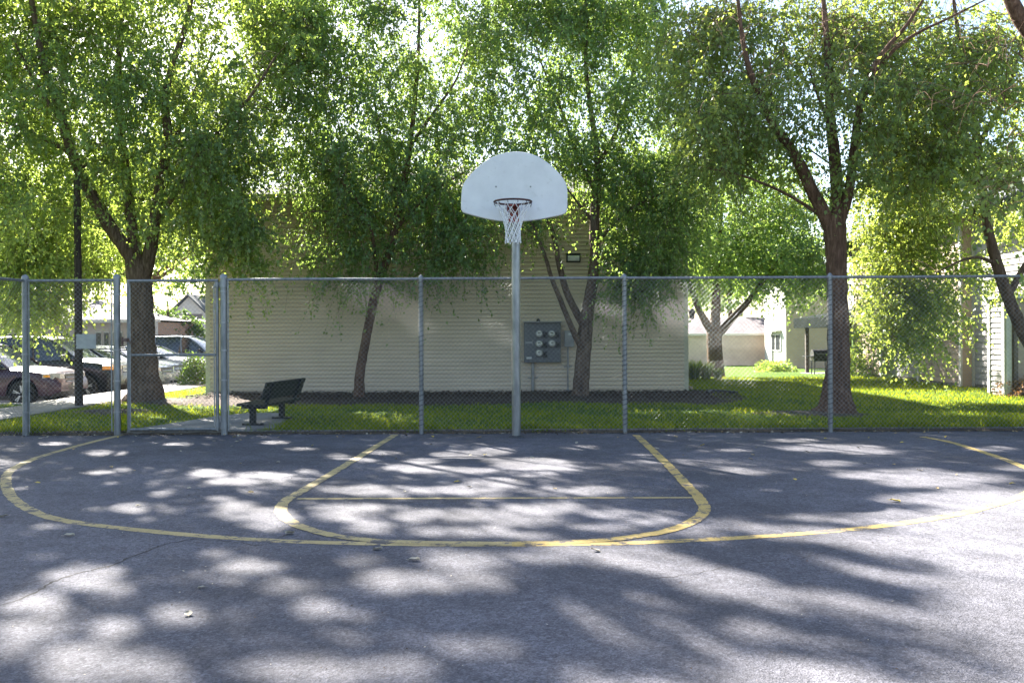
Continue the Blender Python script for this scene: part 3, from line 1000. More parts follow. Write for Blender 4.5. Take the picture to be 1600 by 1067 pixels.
def make_car(label, loc, paint, L=4.5, Wd=1.8, Hh=1.68, hood=.98, belt=1.02, cowl=.78, kind='suv', rz=0.0, clad=True, amber=False, group='cars parked nose-in along the kerb', grille=BLACK):
    t = thing('parked_car', label, 'car', loc, group, local=True, rz=rz)
    w = Wd / 2; xf, xr = L / 2, -L / 2
    wr = .345 if kind == 'suv' else .32
    fx, rxx = xf - .92, xr + .82
    sill = .30 if kind == 'suv' else .24
    # lower body loft
    xs = sorted(set(np.round(np.concatenate([np.linspace(xr, xf, 40), fx + np.linspace(-wr - .07, wr + .07, 15), rxx + np.linspace(-wr - .07, wr + .07, 15)]), 3)))
    def ztop(x):
        if x > cowl:
            u = (x - cowl) / (xf - cowl)
            return hood + (belt - hood) * (1 - u) - .16 * u ** 3 - .10 * max(0, (u - .86) / .14) ** 2
        u = (cowl - x) / (cowl - xr)
        return belt + .035 * u - (.06 * max(0, (u - .9) / .1) ** 2)
    def hw(x):
        u = abs(x) / (L / 2)
        return w * (1 - .02 * u ** 2 - .17 * max(0, (u - .80) / .20) ** 2.2)
    def zlow(x):
        z = sill + .10 * max(0, (abs(x) / (L / 2) - .9) / .1)
        for c in (fx, rxx):
            d = abs(x - c)
            if d < wr + .065:
                z = max(z, wr + math.sqrt((wr + .065) ** 2 - d ** 2))
        return z
    mb = MB(); secs = []
    for x in xs:
        h_, zt, zl = hw(x), ztop(x), zlow(x)
        zm = max(zl + .02, sill + (zt - sill) * .62)
        half = [(0, zt + .035), (h_ * .45, zt + .028), (h_ * .80, zt + .004), (h_ * .945, zt - .045), (h_ * .985, max(zl + .03, zt - .13)), (h_ * 1.0, max(zl + .015, zm)), (h_ * .985, max(zl + .005, sill + (zt - sill) * .25)), (h_ * .965, zl)]
        ring_ = [(x, -y, z) for y, z in half[::-1]] + [(x, y, z) for y, z in half[1:]]
        secs.append(ring_)
    k = len(secs[0]); vs = [p for s in secs for p in s]; fs, ms = [], []
    for i in range(len(secs) - 1):
        for j in range(k - 1):
            fs.append((i * k + j, i * k + j + 1, (i + 1) * k + j + 1, (i + 1) * k + j))
    fs += [tuple(range(k)), tuple((len(secs) - 1) * k + j for j in range(k))[::-1]]
    mb.add(vs, fs)
    body = mb.build('body', paint, t, smooth=True)
    # dark cladding / bumpers / floor
    mb = MB(); mb.box((0, 0, sill + .05), (L * .9, Wd * .84, .2))
    mb.build('underbody', BLACK, t)
    for s, nm in ((1, 'front_bumper'), (-1, 'rear_bumper')):
        mb = MB(); N = 12
        rows = []
        for z, inset in ((.26, .06), (.36, 0.0), (.50, -.025), (.575, 0.0)):
            rows.append([(s * (xf - inset - .30 * abs(u) ** 2.6 + .012), u * w * .955, z) for u in np.linspace(-1, 1, N)])
        mb.add([p for r in rows for p in r], [(a * N + i, a * N + i + 1, (a + 1) * N + i + 1, (a + 1) * N + i) for a in range(3) for i in range(N - 1)])
        mb.build(nm, BLACK if clad else paint, t, smooth=True)
    # greenhouse
    rear = xr + .10 if kind == 'suv' else xr + .75
    st = [(cowl + .22, belt - .02, .93), (cowl - .42, belt + (Hh - belt) * .70, .80), (cowl - .78, Hh - .035, .735), (cowl - 1.3, Hh, .72), (-.55, Hh + .005, .715), (rear + (.55 if kind == 'suv' else .95), Hh - .03, .70), (rear + (.22 if kind == 'suv' else .55), Hh - (.14 if kind == 'suv' else .10), .72), (rear, belt + .01, .86)]
    P = smoothpath([(a, b, c, 1) for a, b, c in st], .16)[:, :3]
    mb = MB(); vs = []; 
    for x, z, f in P:
        zb = belt - .03
        hb, ht = w * .93, w * f
        vs += [(x, -hb, zb), (x, -(hb + ht) / 2 - .015, (zb + z) / 2), (x, -ht, z - .035), (x, -ht * .7, z), (x, ht * .7, z), (x, ht, z - .035), (x, (hb + ht) / 2 + .015, (zb + z) / 2), (x, hb, zb)]
    n = len(P); fs = [(i * 8 + j, i * 8 + j + 1, (i + 1) * 8 + j + 1, (i + 1) * 8 + j) for i in range(n - 1) for j in range(7)]
    mb.add(vs, fs); mb.build('window', GLS, t, smooth=True)
    # roof skin and pillars just proud of the glass
    mb = MB()
    sel = [i for i in range(n) if P[i][1] > Hh - .09]
    rows = [[(P[i][0], y * w * P[i][2] * 1.02, P[i][1] + dz) for y, dz in ((-1, -.05), (-.96, -.012), (-.7, .012), (0, .022), (.7, .012), (.96, -.012), (1, -.05))] for i in sel]
    mb.add([p for r in rows for p in r], [(a * 7 + j, a * 7 + j + 1, (a + 1) * 7 + j + 1, (a + 1) * 7 + j) for a in range(len(rows) - 1) for j in range(6)])
    mb.build('roof', paint, t, smooth=True)
    for s in (-1, 1):
        def pillar(pth, r):
            mb = MB(); mb.tube(pth, r, 6); mb.build('pillar', paint, t, smooth=True)
        pillar([(P[i][0], s * (w * P[i][2] * 1.0), P[i][1] - .02) for i in range(n) if P[i][0] > P[sel[0]][0] - .05], .033)
        for xb, lean in ((-.12, .08), (rear + (1.05 if kind == 'suv' else 1.15), .12)):
            pillar([(xb, s * w * .945, belt - .02), (xb - lean * .6, s * w * .86, (belt + Hh) / 2), (xb - lean, s * w * .735, Hh - .03)], .032)
        pillar([(P[i][0], s * (w * P[i][2] * 1.0), P[i][1] - .02) for i in range(n) if P[i][0] < rear + .7], .045)
    # wheels
    for x in (fx, rxx):
        for s in (-1, 1):
            c = Vector((x, s * (w - .115), wr))
            mb = MB(); mb.lathe(c, (0, s, 0), [(-.10, wr * .7), (-.10, wr * .94), (-.07, wr), (.07, wr), (.105, wr * .93), (.11, wr * .70), (.085, wr * .66)], 28, cap=False)
            wh = mb.build('wheel', TYRE, t, smooth=True)
            mb = MB(); mb.lathe(c, (0, s, 0), [(.06, wr * .66), (.098, wr * .67), (.098, wr * .60), (.07, wr * .57)], 28, cap=False)
            for q in range(5):
                a = q * 2 * math.pi / 5 + .3
                for da in (-.13, .13):
                    mb.tube([c + Vector((0, s * .085, 0)) + Vector((math.cos(a), 0, math.sin(a))) * wr * .1, c + Vector((0, s * .088, 0)) + Vector((math.cos(a + da), 0, math.sin(a + da))) * wr * .64], .028, 6)
            mb.disc(c + Vector((0, s * .085, 0)), (0, s, 0), wr * .2, .04, 12)
            sub(mb.build('rim', RIM, None, smooth=True), wh)
            mb = MB(); mb.disc(c + Vector((0, s * .03, 0)), (0, s, 0), wr * .62, .04, 20)
            sub(mb.build('brake', BLACK, None), wh)
    # front face
    yg = w * .52
    mb = MB(); zg = hood - .21
    mb.add([(xf + .004, -yg, zg - .10), (xf + .004, yg, zg - .10), (xf - .012, yg * 1.06, zg + .10), (xf - .012, -yg * 1.06, zg + .10), (xf - .05, -yg, zg - .10), (xf - .05, yg, zg - .10), (xf - .07, yg, zg + .10), (xf - .07, -yg, zg + .10)],
           [(0, 1, 2, 3), (0, 4, 5, 1), (1, 5, 6, 2), (2, 6, 7, 3), (3, 7, 4, 0)])
    g = mb.build('grille', grille, t)
    mb = MB()
    for dz in (-.10, 0, .10):
        mb.tube([(xf + .010 - .08 * (dz + .1), -yg, zg + dz), (xf + .018 - .08 * (dz + .1), 0, zg + dz), (xf + .010 - .08 * (dz + .1), yg, zg + dz)], .011, 6)
    sub(mb.build('trim', CHR, None), g)
    for s in (-1, 1):
        mb = MB()
        pts0 = [(xf - .02 - .0, s * (yg + .04)), (xf - .055, s * w * .74), (xf - .17, s * w * .90), (xf - .40, s * w * .985)]
        zc = hood - .195
        vs = []
        for i, (x, y) in enumerate(pts0):
            hgt = (.075, .085, .085, .045)[i]
            vs += [(x + .012, y, zc - hgt + i * .012), (x - .0, y, zc + hgt + i * .012), (x - .05, y - s * .05, zc + i * .012)]
        fs = []
        for i in range(3):
            a = i * 3
            fs += [(a, a + 1, a + 4, a + 3), (a + 1, a + 2, a + 5, a + 4), (a, a + 3, a + 5, a + 2)]
        mb.add(vs, fs)
        hl = mb.build('headlight', LAMP, t, smooth=False)
        mb = MB()
        if amber:
            mb.box((xf - .27, s * (w * .955), zc + .02), (.30, .06, .13), rz=0)
        else:
            mb.box((xf - .30, s * (w * .955), zc + .035), (.15, .05, .06))
        sub(mb.build('turn_signal', AMB, None, bevel=.01), hl)
        mb = MB(); mb.box((cowl - .12, s * (w + .10), belt + .07), (.12, .20, .14)); mb.build('mirror', paint if not clad else BLACK, t, bevel=.03)
        mb = MB(); mb.box((xr + .10, s * w * .86, belt - .14), (.12, .22, .26)); mb.build('taillight', REDL, t, bevel=.02)
        for xh in (-.18, rear + 1.2 + .2):
            mb = MB(); mb.box((xh, s * (w + .004), belt - .13), (.17, .03, .035)); mb.build('handle', paint, t, bevel=.008)
        for xd in (cowl - .18, -.12, rear + 1.15):
            mb = MB(); mb.tube([(xd, s * (w * .995), belt - .07), (xd + .02, s * (w * 1.003), .62), (xd - .03, s * (w * .985), sill + .10)], .004, 4)
            mb.build('door_seam', BLACK, t)
    mb = MB(); mb.box((xf + .022, 0, .52), (.012, .32, .155)); mb.build('number_plate', PLATE, t)
    if kind == 'suv':
        for s in (-1, 1):
            mb = MB(); mb.tube([(cowl - .95, s * w * .66, Hh + .0), (cowl - 1.1, s * w * .66, Hh + .06), (rear + .8, s * w * .65, Hh + .05), (rear + .65, s * w * .65, Hh - .02)], .018, 6)
            mb.build('roof_rail', DARKMETAL, t)
    return t

CZ = -0.30
PURP = carpaint('maroon_paint', (.030, .006, .020))
BLKP = carpaint('black_paint', (.008, .009, .009))
SILG = carpaint('silver_green_paint', (.16, .185, .18), .4)
SILV = carpaint('silver_paint', (.24, .25, .265), .4)
WHTP = carpaint('white_car_paint', (.46, .47, .49), .0)
BLUP = carpaint('pale_blue_paint', (.22, .25, .30), .4)
make_car('maroon crossover parked nearest, its front wheel showing left of the fence post', (-11.47 - 2.25, 23.5, CZ), PURP, hood=.95, belt=1.0, Hh=1.64)
make_car('black off-roader with amber turn signals parked behind the wooden post', (-11.30 - 2.3, 26.5, CZ), BLKP, L=4.6, hood=1.08, belt=1.14, Hh=1.80, cowl=.95, amber=True, clad=True, grille=CHR)
make_car('silver-green sedan parked just past the black off-roader', (-11.35 - 2.3, 29.4, CZ), SILG, kind='sedan', L=4.7, hood=.90, belt=.96, Hh=1.47, cowl=.75, clad=False)
make_car('silver sedan with dark headlights peeking out right of the big trunk', (-12.05 - 2.3, 32.3, CZ), SILV, kind='sedan', L=4.6, hood=.88, belt=.95, Hh=1.46, cowl=.75, clad=False)
make_car('white sedan parked between the silver sedan and the pale blue off-roader', (-11.9 - 2.3, 35.3, CZ), WHTP, kind='sedan', L=4.6, hood=.90, belt=.97, Hh=1.48, cowl=.75, clad=False)
make_car('pale blue boxy off-roader with roof rails, farthest car by the building corner', (-12.4 - 2.3, 41.0, CZ), BLUP, L=4.8, hood=1.05, belt=1.1, Hh=1.82, cowl=.85, clad=True)

# ------------------------------------------------------------------ far buildings, left
def hip(mb, x0, x1, y0, y1, z, h, ov=.4, ridge='x', ins=None):
    x0, x1, y0, y1 = x0 - ov, x1 + ov, y0 - ov, y1 + ov
    d = (y1 - y0) / 2 if ridge == 'x' else (x1 - x0) / 2
    ins = d if ins is None else ins
    if ridge == 'x':
        m = (y0 + y1) / 2; r0, r1 = (x0 + ins, m, z + h), (x1 - ins, m, z + h)
        f = [(0, 1, 5, 4), (1, 2, 5), (2, 3, 4, 5), (3, 0, 4)]
    else:
        m = (x0 + x1) / 2; r0, r1 = (m, y0 + ins, z + h), (m, y1 - ins, z + h)
        f = [(0, 1, 4), (1, 2, 5, 4), (2, 3, 5), (3, 0, 4, 5)]
    mb.add([(x0, y0, z), (x1, y0, z), (x1, y1, z), (x0, y1, z), r0, r1], f + [(3, 2, 1, 0)])
def walls(mb, x0, x1, y0, y1, z0, z1):
    mb.add([(x0, y0, z0), (x1, y0, z0), (x1, y1, z0), (x0, y1, z0), (x0, y0, z1), (x1, y0, z1), (x1, y1, z1), (x0, y1, z1)],
           [(0, 1, 5, 4), (1, 2, 6, 5), (2, 3, 7, 6), (3, 0, 4, 7), (4, 5, 6, 7)])
STUC = simple('pale_stucco', (.33, .295, .275), (.41, .37, .345), 3, .9, 0, .1, 30, .01)
BRICK = simple('brown_brick', (.20, .12, .09), (.30, .19, .14), 14, .9, 0, .2, 30, .01)
BLUG = simple('blue_grey_paint', (.20, .21, .25), (.26, .27, .31), 3, .8)
Y0 = 52.0
def lx(px, d=Y0): return (px - 800) / F * d
hs = thing('office_building', 'pale single-storey building with a low roof and brown brick porch beyond the cars', 'building', (lx(160), Y0, -.6))
mb = MB(); walls(mb, lx(-150), lx(232), Y0, Y0 + 9, -.75, 2.45); mb.build('wall', STUC, hs)
mb = MB(); hip(mb, lx(-150), lx(246), Y0, Y0 + 9, 2.46, 1.35, .5, ins=6); mb.build('roof', ROOFB, hs)
mb = MB(); mb.box((lx(50), Y0 - .52, 2.42), (lx(252) - lx(-160), .06, .18)); mb.build('fascia', TRIMW, hs)
mb = MB()
x0, x1 = lx(231), lx(256); N = 14; yb = Y0 - 1.2
arch = [(x0 + .12, -.75), (x0 + .12, .9)] + [(x0 + .12 + (x1 - x0 - .24) * (i / N), .9 + .75 * math.sin(math.pi * i / N)) for i in range(1, N)] + [(x1 - .12, .9), (x1 - .12, -.75)]
outer = [(x0, -.75), (x0, .9)] + [(x0 + (x1 - x0) * (i / N), 2.42) for i in range(1, N)] + [(x1, .9), (x1, -.75)]
outer[1] = (x0, 2.42); outer[-2] = (x1, 2.42)
n = len(arch)
for off in (0, .35):
    mb.add([(x, yb + off, z) for x, z in arch] + [(x, yb + off, z) for x, z in outer], [(i, i + 1, n + i + 1, n + i) for i in range(n - 1)])
mb.add([(x, yb, z) for x, z in arch] + [(x, yb + .35, z) for x, z in arch], [(i, i + 1, n + i + 1, n + i) for i in range(n - 1)])
mb.add([(x, yb, z) for x, z in outer] + [(x, yb + .35, z) for x, z in outer], [(i, i + 1, n + i + 1, n + i) for i in range(n - 1)])
mb.build('porch', STUC, hs)
mb = MB(); walls(mb, lx(232.5), lx(254), Y0 - .8, Y0 + 5, -.75, 2.35); mb.build('wall', BRICK, hs)
for a, b_ in ((150, 159), (163, 171), (176, 192), (90, 108), (30, 60), (-20, 8)):
    mb = MB(); mb.box((lx((a + b_) / 2), Y0 - .02, .95), (lx(b_) - lx(a), .08, 1.75)); f = mb.build('window', TRIMW, hs)
    mb = MB(); mb.box((lx((a + b_) / 2), Y0 - .05, .95), ((lx(b_) - lx(a)) * .86, .06, 1.6)); sub(mb.build('pane', WINDOW, None), f)
Y1 = 68.0
g0, g1 = lx(262, Y1), lx(345, Y1)
hb = thing('house', 'blue-grey house with a white gabled porch at the left edge of the tan building', 'house', (lx(300, Y1), Y1, -.65))
mb = MB(); walls(mb, g0, g1, Y1 + 1.5, Y1 + 9, -.8, 3.3); mb.build('wall', BLUG, hb)
mb = MB(); hip(mb, g0, g1, Y1 + 1.5, Y1 + 9, 3.3, 1.5, .4); mb.build('roof', ROOFG, hb)
mb = MB()
a, b_, zc = lx(268, Y1), lx(322, Y1), 3.25
mb.add([(a, Y1, zc), (b_, Y1, zc), ((a + b_) / 2, Y1, 4.55), (a, Y1 + 3, zc), (b_, Y1 + 3, zc), ((a + b_) / 2, Y1 + 3, 4.55)], [(0, 1, 2), (3, 5, 4), (0, 3, 4, 1)])
mb.box((a + .15, Y1 + .1, 1.2), (.22, .22, 4.1)); mb.box((b_ - .15, Y1 + .1, 1.2), (.22, .22, 4.1))
mb.build('porch', TRIMW, hb)
mb = MB()
for s, (xa, xb) in ((1, (a - .3, (a + b_) / 2)), (-1, (b_ + .3, (a + b_) / 2))):
    mb.add([(xa, Y1 - .3, zc - .12), (xb, Y1 - .3, 4.62), (xb, Y1 + 5, 4.62), (xa, Y1 + 5, zc - .12), (xa, Y1 - .3, zc), (xb, Y1 - .3, 4.75), (xb, Y1 + 5, 4.75), (xa, Y1 + 5, zc)],
           [(0, 1, 2, 3), (7, 6, 5, 4), (0, 4, 5, 1), (3, 2, 6, 7), (0, 3, 7, 4)])
sub(mb.build('roof', ROOFG, hb), hb) if False else mb.build('roof', ROOFG, hb)
mb = MB(); mb.box((lx(300, Y1), Y1 + 1.46, .6), (1.0, .08, 2.3)); mb.build('door', WINDOW, hb)

# ------------------------------------------------------------------ right side: garage, white house, terraced house
def rx(px, d): return (px - 800) / F * d
D = 62.0; zg = -.68
gz = lambda py, d: H - (py + ROLL * 380 - 525) / F * d
ga = thing('garage', 'low beige garage with a mauve roof across the far lawn', 'garage', (rx(1130, D), D, zg))
mb = MB(); walls(mb, rx(1040, D), rx(1225, D), D, D + 7, -.95, gz(523, D)); mb.build('wall', simple('garage_paint', (.40, .345, .30), (.47, .41, .36), 2, .85), ga)
mb = MB(); x0, x1 = rx(1036, D), rx(1226, D); ze, zr = gz(523.5, D), gz(496, D + 3.5)
mb.add([(x0, D - .3, ze), (x1, D - .3, ze), (x1, D + 3.5, zr), (x0, D + 3.5, zr), (x1, D + 7.3, ze), (x0, D + 7.3, ze), (x0, D - .3, ze + .1), (x1, D - .3, ze + .1)], [(6, 7, 2, 3), (3, 2, 4, 5), (0, 1, 7, 6)])
mb.build('roof', ROOFB, ga)
mb = MB(); mb.box(((x0 + x1) / 2, D - .33, ze + .05), (x1 - x0, .05, .14)); mb.build('fascia', TRIMW, ga)

D2 = 56.0
wh = thing('house', 'white-sided house end with one window at the end of the lawn', 'house', (rx(1215, D2), D2, -.65))
xw = rx(1228, D2); ynear, yfar = D2, xw * F / (1195 - 800)
mb = MB()
mb.add([(xw, ynear, -.9), (xw, yfar, -.9), (xw, yfar, 5.4), (xw, ynear, 5.4)], [(0, 1, 2, 3)])
mb.build('wall', simple('white_house_paint', (.50, .49, .47), (.58, .57, .55), 3, .8), wh)
mb = MB()
mb.add([(xw, ynear, -.9), (rx(1300, D2), ynear, -.9), (rx(1300, D2), ynear, 5.4), (xw, ynear, 5.4), (rx(1300, D2), yfar, -.9), (rx(1300, D2), yfar, 5.4), (xw, yfar, -.9), (xw, yfar, 5.4)],
       [(0, 1, 2, 3), (1, 4, 5, 2), (4, 6, 7, 5)])
mb.build('wall', SIDB, wh)
mb = MB(); hip(mb, xw, rx(1300, D2), ynear, yfar, 5.4, 1.3, .4); mb.build('roof', ROOFG, wh)
yc = xw * F / (1213 - 800 + 0.0)
mb = MB(); mb.box((xw - .02, yc, gz(535, yc)), (.10, 2.3, 1.1)); f = mb.build('window', TRIMW, wh)
mb = MB()
mb.box((xw - .06, yc - .55, gz(535, yc)), (.06, .85, .95)); mb.box((xw - .06, yc + .55, gz(535, yc)), (.06, .85, .95)); sub(mb.build('pane', WINDOW, None), f)
mb = MB()
mb.box((xw - .06, yfar - 1.9, .55), (.08, .10, 2.6)); mb.box((xw - .2, yc, gz(517, yc)), (.35, 2.4, .10)); mb.build('trim', TRIMW, wh)

th = thing('terraced_house', 'pale lap-sided terraced house with stepped walls along the right of the lawn', 'house', (12.2, 28, 0))
XW = 12.15
steps = [(21.5, 24.0, 12.35), (24.0, 26.6, 12.05), (26.6, 29.2, 12.35), (29.2, 31.6, 12.05)]
for i, (ya, yb_, x) in enumerate(steps):
    lap_wall('wall', ya + .05, yb_ - .05, x, .12, 4.6, SIDW if i % 2 == 0 else SIDB, th, exp=.16, depth=.02, face=-1, axis='y', joints=False)
    mb = MB(); mb.box((x - .012, ya + .05, 2.3), (.05, .11, 4.5)); mb.box((x - .012, yb_ - .05, 2.3), (.05, .11, 4.5)); mb.build('corner_board', TRIMW, th)
    mb = MB(); walls(mb, x + .003, 20, ya, yb_, -.2, 4.62); mb.build('wall', SIDB, th)
    mb = MB(); mb.box((x - .004 + .02, (ya + yb_) / 2, .05), (.03, yb_ - ya - .02, .2)); mb.build('foundation', FOUND, th)
mb = MB(); mb.add([(11.5, 21.1, 4.62), (11.5, 36.5, 4.62), (16, 36.5, 6.6), (16, 21.1, 6.6), (20.5, 36.5, 4.62), (20.5, 21.1, 4.62)], [(0, 1, 2, 3), (3, 2, 4, 5), (0, 3, 5), (1, 4, 2)]); mb.build('roof', ROOFG, th)
mb = MB(); mb.box((12.33, 22.65, 1.55), (.10, .55, 1.35)); f = mb.build('window', TRIMW, th)
mb = MB(); mb.box((12.28, 22.65, 1.55), (.06, .42, 1.2)); sub(mb.build('pane', WINDOW, None), f)
# projecting storage bay nearest the court
xb0 = 11.35
ya, yb_ = xb0 * F / (1571 - 800), xb0 * F / (1545 - 800)
lap_wall('wall', ya + .05, yb_ - .05, xb0, .1, 2.25, SIDW, th, exp=.125, depth=.02, face=-1, axis='y', joints=False)
mb = MB(); walls(mb, xb0 + .003, 12.4, ya, yb_, -.1, 2.26); mb.build('wall', SIDB, th)
mb = MB()
for y in (ya + .045, yb_ - .045): mb.box((xb0 - .012, y, 1.16), (.05, .10, 2.2))
mb.box((xb0 + .06, ya - .012, 1.16), (.12, .05, 2.2)); mb.box((xb0 + .3, (ya + yb_) / 2, 2.31), (.8, yb_ - ya + .2, .1))
mb.build('corner_board', TRIMW, th)
mb = MB(); mb.box((xb0 + .2, ya - .05, 1.1), (.09, .07, 2.2)); mb.build('downspout', simple('brown_spout', (.07, .05, .04), (.12, .09, .07), 5, .6), th)
# covered patio at its far end
DWOOD = simple('dark_wood', (.05, .04, .035), (.09, .07, .06), 12, .8)
for y in (31.75, 36.3):
    mb = MB(); mb.box((11.95, y, 1.0), (.13, .13, 2.2)); mb.build('post', DWOOD, th)
mb = MB(); mb.add([(11.5, 31.6, 2.10), (11.5, 36.6, 2.10), (14.5, 36.6, 2.60), (14.5, 31.6, 2.60), (11.5, 31.6, 1.72), (11.5, 36.6, 1.72), (14.5, 36.6, 1.74), (14.5, 31.6, 1.74)], [(0, 1, 2, 3), (4, 7, 6, 5), (0, 4, 5, 1), (1, 5, 6, 2), (0, 3, 7, 4)]); mb.build('roof', simple('shaded_canopy', (.006, .010, .008), (.014, .019, .016), 3, .95, spec=.05), th)  # tree shade over the canopy is put into its near-black green
mb = MB(); walls(mb, 13.9, 20, 31.6, 36.4, -.3, 4.6); mb.build('wall', WHITEP, th)
mb = MB(); mb.box((13.88, 34.0, 1.0), (.06, 1.7, 2.0)); mb.build('door', WINDOW, th)
slab('patio', [(11.7, 31.7), (13.9, 31.7), (13.9, 36.4), (11.7, 36.4)], -.4, .02 - .10, CONC)

# grill
gp = Vector((rx(1281, 34.5), 34.5, -.08))
gr_ = thing('barbecue_grill', 'black kettle-lidded barbecue grill standing on the far patio', 'grill', gp)
mb = MB(); mb.box(gp + Vector((0, 0, .62)), (.62, .45, .22)); mb.build('firebox', BLACK, gr_, bevel=.03)
mb = MB(); mb.lathe(gp + Vector((-.31, 0, .74)), (1, 0, 0), [(0, .02), (.001, .22), (.62, .22), (.621, .02)], 20); gl_ = mb.build('lid', BLACK, gr_, smooth=True)
mb = MB(); mb.tube([gp + Vector((-.2, -.22, .80)), gp + Vector((-.2, -.27, .80)), gp + Vector((.2, -.27, .80)), gp + Vector((.2, -.22, .80))], .012, 8); sub(mb.build('handle', CHR, None), gl_)
for sx_ in (-.27, .27):
    for sy in (-.18, .18):
        mb = MB(); mb.tube([gp + Vector((sx_, sy, 0)), gp + Vector((sx_ * .95, sy, .55))], .02, 8); mb.build('leg', DARKMETAL, gr_)
mb = MB(); mb.box(gp + Vector((-.46, 0, .70)), (.30, .40, .03)); mb.build('side_shelf', DARKMETAL, gr_)
mb = MB(); mb.box(gp + Vector((.02, 0, .16)), (.52, .38, .03)); mb.build('shelf', DARKMETAL, gr_)

# short black tube on the lawn
p0 = G(1106, 615, .05)
hz = MB(); hz.tube([Vector(r[:3]) for r in smoothpath([(p0.x, p0.y, .07, 1), (p0.x + .15, p0.y + .25, .09, 1), (p0.x + .4, p0.y + .2, .08, 1), (p0.x + .7, p0.y - .05, .06, 1)], .05)], .05, 10)
tag(hz.build('black_tube', BLACK, smooth=True), 'short black tube lying on the lawn by the building corner', 'pipe')
# ------------------------------------------------------------------ trees
BK_BIG = bark('bark_grey_brown', (.058, .038, .026), (.15, .102, .071), (.255, .185, .135))
BK_RED = bark('bark_red_brown', (.06, .036, .026), (.155, .093, .064), (.26, .175, .128))
BK_BIRCH = bark('bark_birch', (.065, .046, .036), (.155, .11, .082), (.27, .21, .165))
LF_A = leafmat('leaf_elm', (.065, .113, .053), (.136, .215, .096), (.49, .64, .10), .46)
LF_B = leafmat('leaf_birch', (.058, .111, .059), (.124, .212, .102), (.45, .635, .11), .45)
LF_C = leafmat('leaf_river_birch', (.068, .113, .053), (.155, .225, .097), (.54, .66, .10), .46)
LF_FAR = leafmat('leaf_far', (.07, .12, .05), (.13, .19, .075), (.45, .60, .10))
LF_BUSH = leafmat('leaf_bush', (.030, .060, .022), (.07, .12, .035), (.19, .30, .05))

def tube_np(P, n):
    """tube rings around rows (x,y,z,r) -> verts, quads"""
    m = len(P)
    T = np.gradient(P[:, :3], axis=0)
    T /= np.linalg.norm(T, axis=1)[:, None] + 1e-9
    ref = np.where(np.abs(T[:, :1]) < .8, np.array([[1., 0, 0]]), np.array([[0, 1., 0]]))
    ref = np.repeat(ref[:1], m, 0)
    A = ref - T * (ref * T).sum(1)[:, None]; A /= np.linalg.norm(A, axis=1)[:, None] + 1e-9
    B = np.cross(T, A)
    an = np.arange(n) * 2 * np.pi / n
    V = P[:, None, :3] + (A[:, None] * np.cos(an)[None, :, None] + B[:, None] * np.sin(an)[None, :, None]) * P[:, None, 3:4]
    i = np.arange(m - 1)[:, None] * n; k = np.arange(n)[None]; k2 = (k + 1) % n
    Q = np.stack([(i + k).ravel(), (i + k2).ravel(), (i + n + k2).ravel(), (i + n + k).ravel()], 1)
    return V.reshape(-1, 3), Q

SUN_EL, SUN_AZ = 37.0, 33.0           # degrees; azimuth to the left of straight ahead
# leaves cut from the crowns so sun patches and dark streaks land here
SPOTS = """165 705 40 5;280 692 25 3;155 735 25 4;200 730 20 4;325 737 28 7;365 752 45 5;415 740 45 5;35 760 15 3;215 791 45 8;147 792 14 4;235 810 20 5
265 797 14 4;370 795 35 14;420 810 40 18;345 777 20 4;75 820 30 5;45 831 22 4;60 866 25 5;345 862 25 7;390 885 55 12;370 907 20 6;450 915 35 14;480 927 20 8
500 952 45 18;565 965 25 12;370 961 22 9;285 960 42 20;135 900 65 24;185 920 20 10;50 940 50 18;50 985 60 18;175 985 42 22;20 1015 25 22;125 1040 85 40
225 1045 70 25;565 875 35 12;625 910 70 22;700 910 60 18;750 910 50 16;725 880 60 14;675 865 50 8;450 1045 80 20;525 1055 60 15;625 1045 70 20;550 995 40 10
650 1000 40 10;750 1010 60 20;530 712 22 5;575 717 25 4;600 707 30 3;660 720 30 5;725 735 60 5;650 731 50 5;725 710 50 6;775 705 30 6;780 720 25 5;775 755 40 9
725 765 60 7;565 765 60 8;650 765 50 6;550 792 70 6;650 807 35 10;690 802 50 8;750 805 50 10;525 805 30 10;575 825 40 10;700 832 60 8;775 830 30 10
830 725 60 10;875 730 25 6;845 742 30 4;930 767 40 7;860 768 30 5;850 795 60 10;960 805 40 8;1040 806 30 6;830 815 50 8;950 825 60 6;1025 817 40 6;830 838 40 6
1150 705 25 3;1240 690 40 3;1300 702 80 6;1360 710 40 4;1300 726 30 5;1145 737 25 5;1175 741 25 4;1220 770 25 3;1375 745 70 7;1450 757 80 8;1425 740 60 6
1525 750 60 8;1550 705 40 4;1600 735 40 6;80 690 30 3;470 700 25 3;430 690 22 3;910 700 30 4;1000 712 20 3;480 735 18 4;250 770 20 4;1090 760 14 3;760 870 80 10;860 870 60 14"""
SPOTS = np.array([[float(q) for q in s.split()] for s in SPOTS.replace(chr(10), ';').split(';')])
STREAKS = """1160 845 1305 910 1435 940 11;1065 852 1160 875 1250 910 12;1235 852 1350 875 1460 895 7;865 870 940 890 1030 910 8;875 900 950 940 1010 980 17;1010 980 1080 1030 1100 1075 18
1025 960 1150 955 1250 980 13;1250 980 1400 1000 1525 1010 15;1110 980 1175 1010 1300 1030 13;1300 1030 1425 1050 1470 1068 14;1270 955 1350 970 1450 1005 9;1450 1005 1550 1050 1580 1067 10
790 1000 875 1005 975 1030 17;975 1030 1050 1055 1080 1080 16;800 890 815 915 830 960 24;950 915 1040 925 1120 950 9;830 945 900 985 960 1060 10;1330 792 1420 795 1490 800 4;1180 815 1290 822 1380 828 4"""
STREAKS = [[float(q) for q in s.split()] for s in STREAKS.replace(chr(10), ';').split(';')]
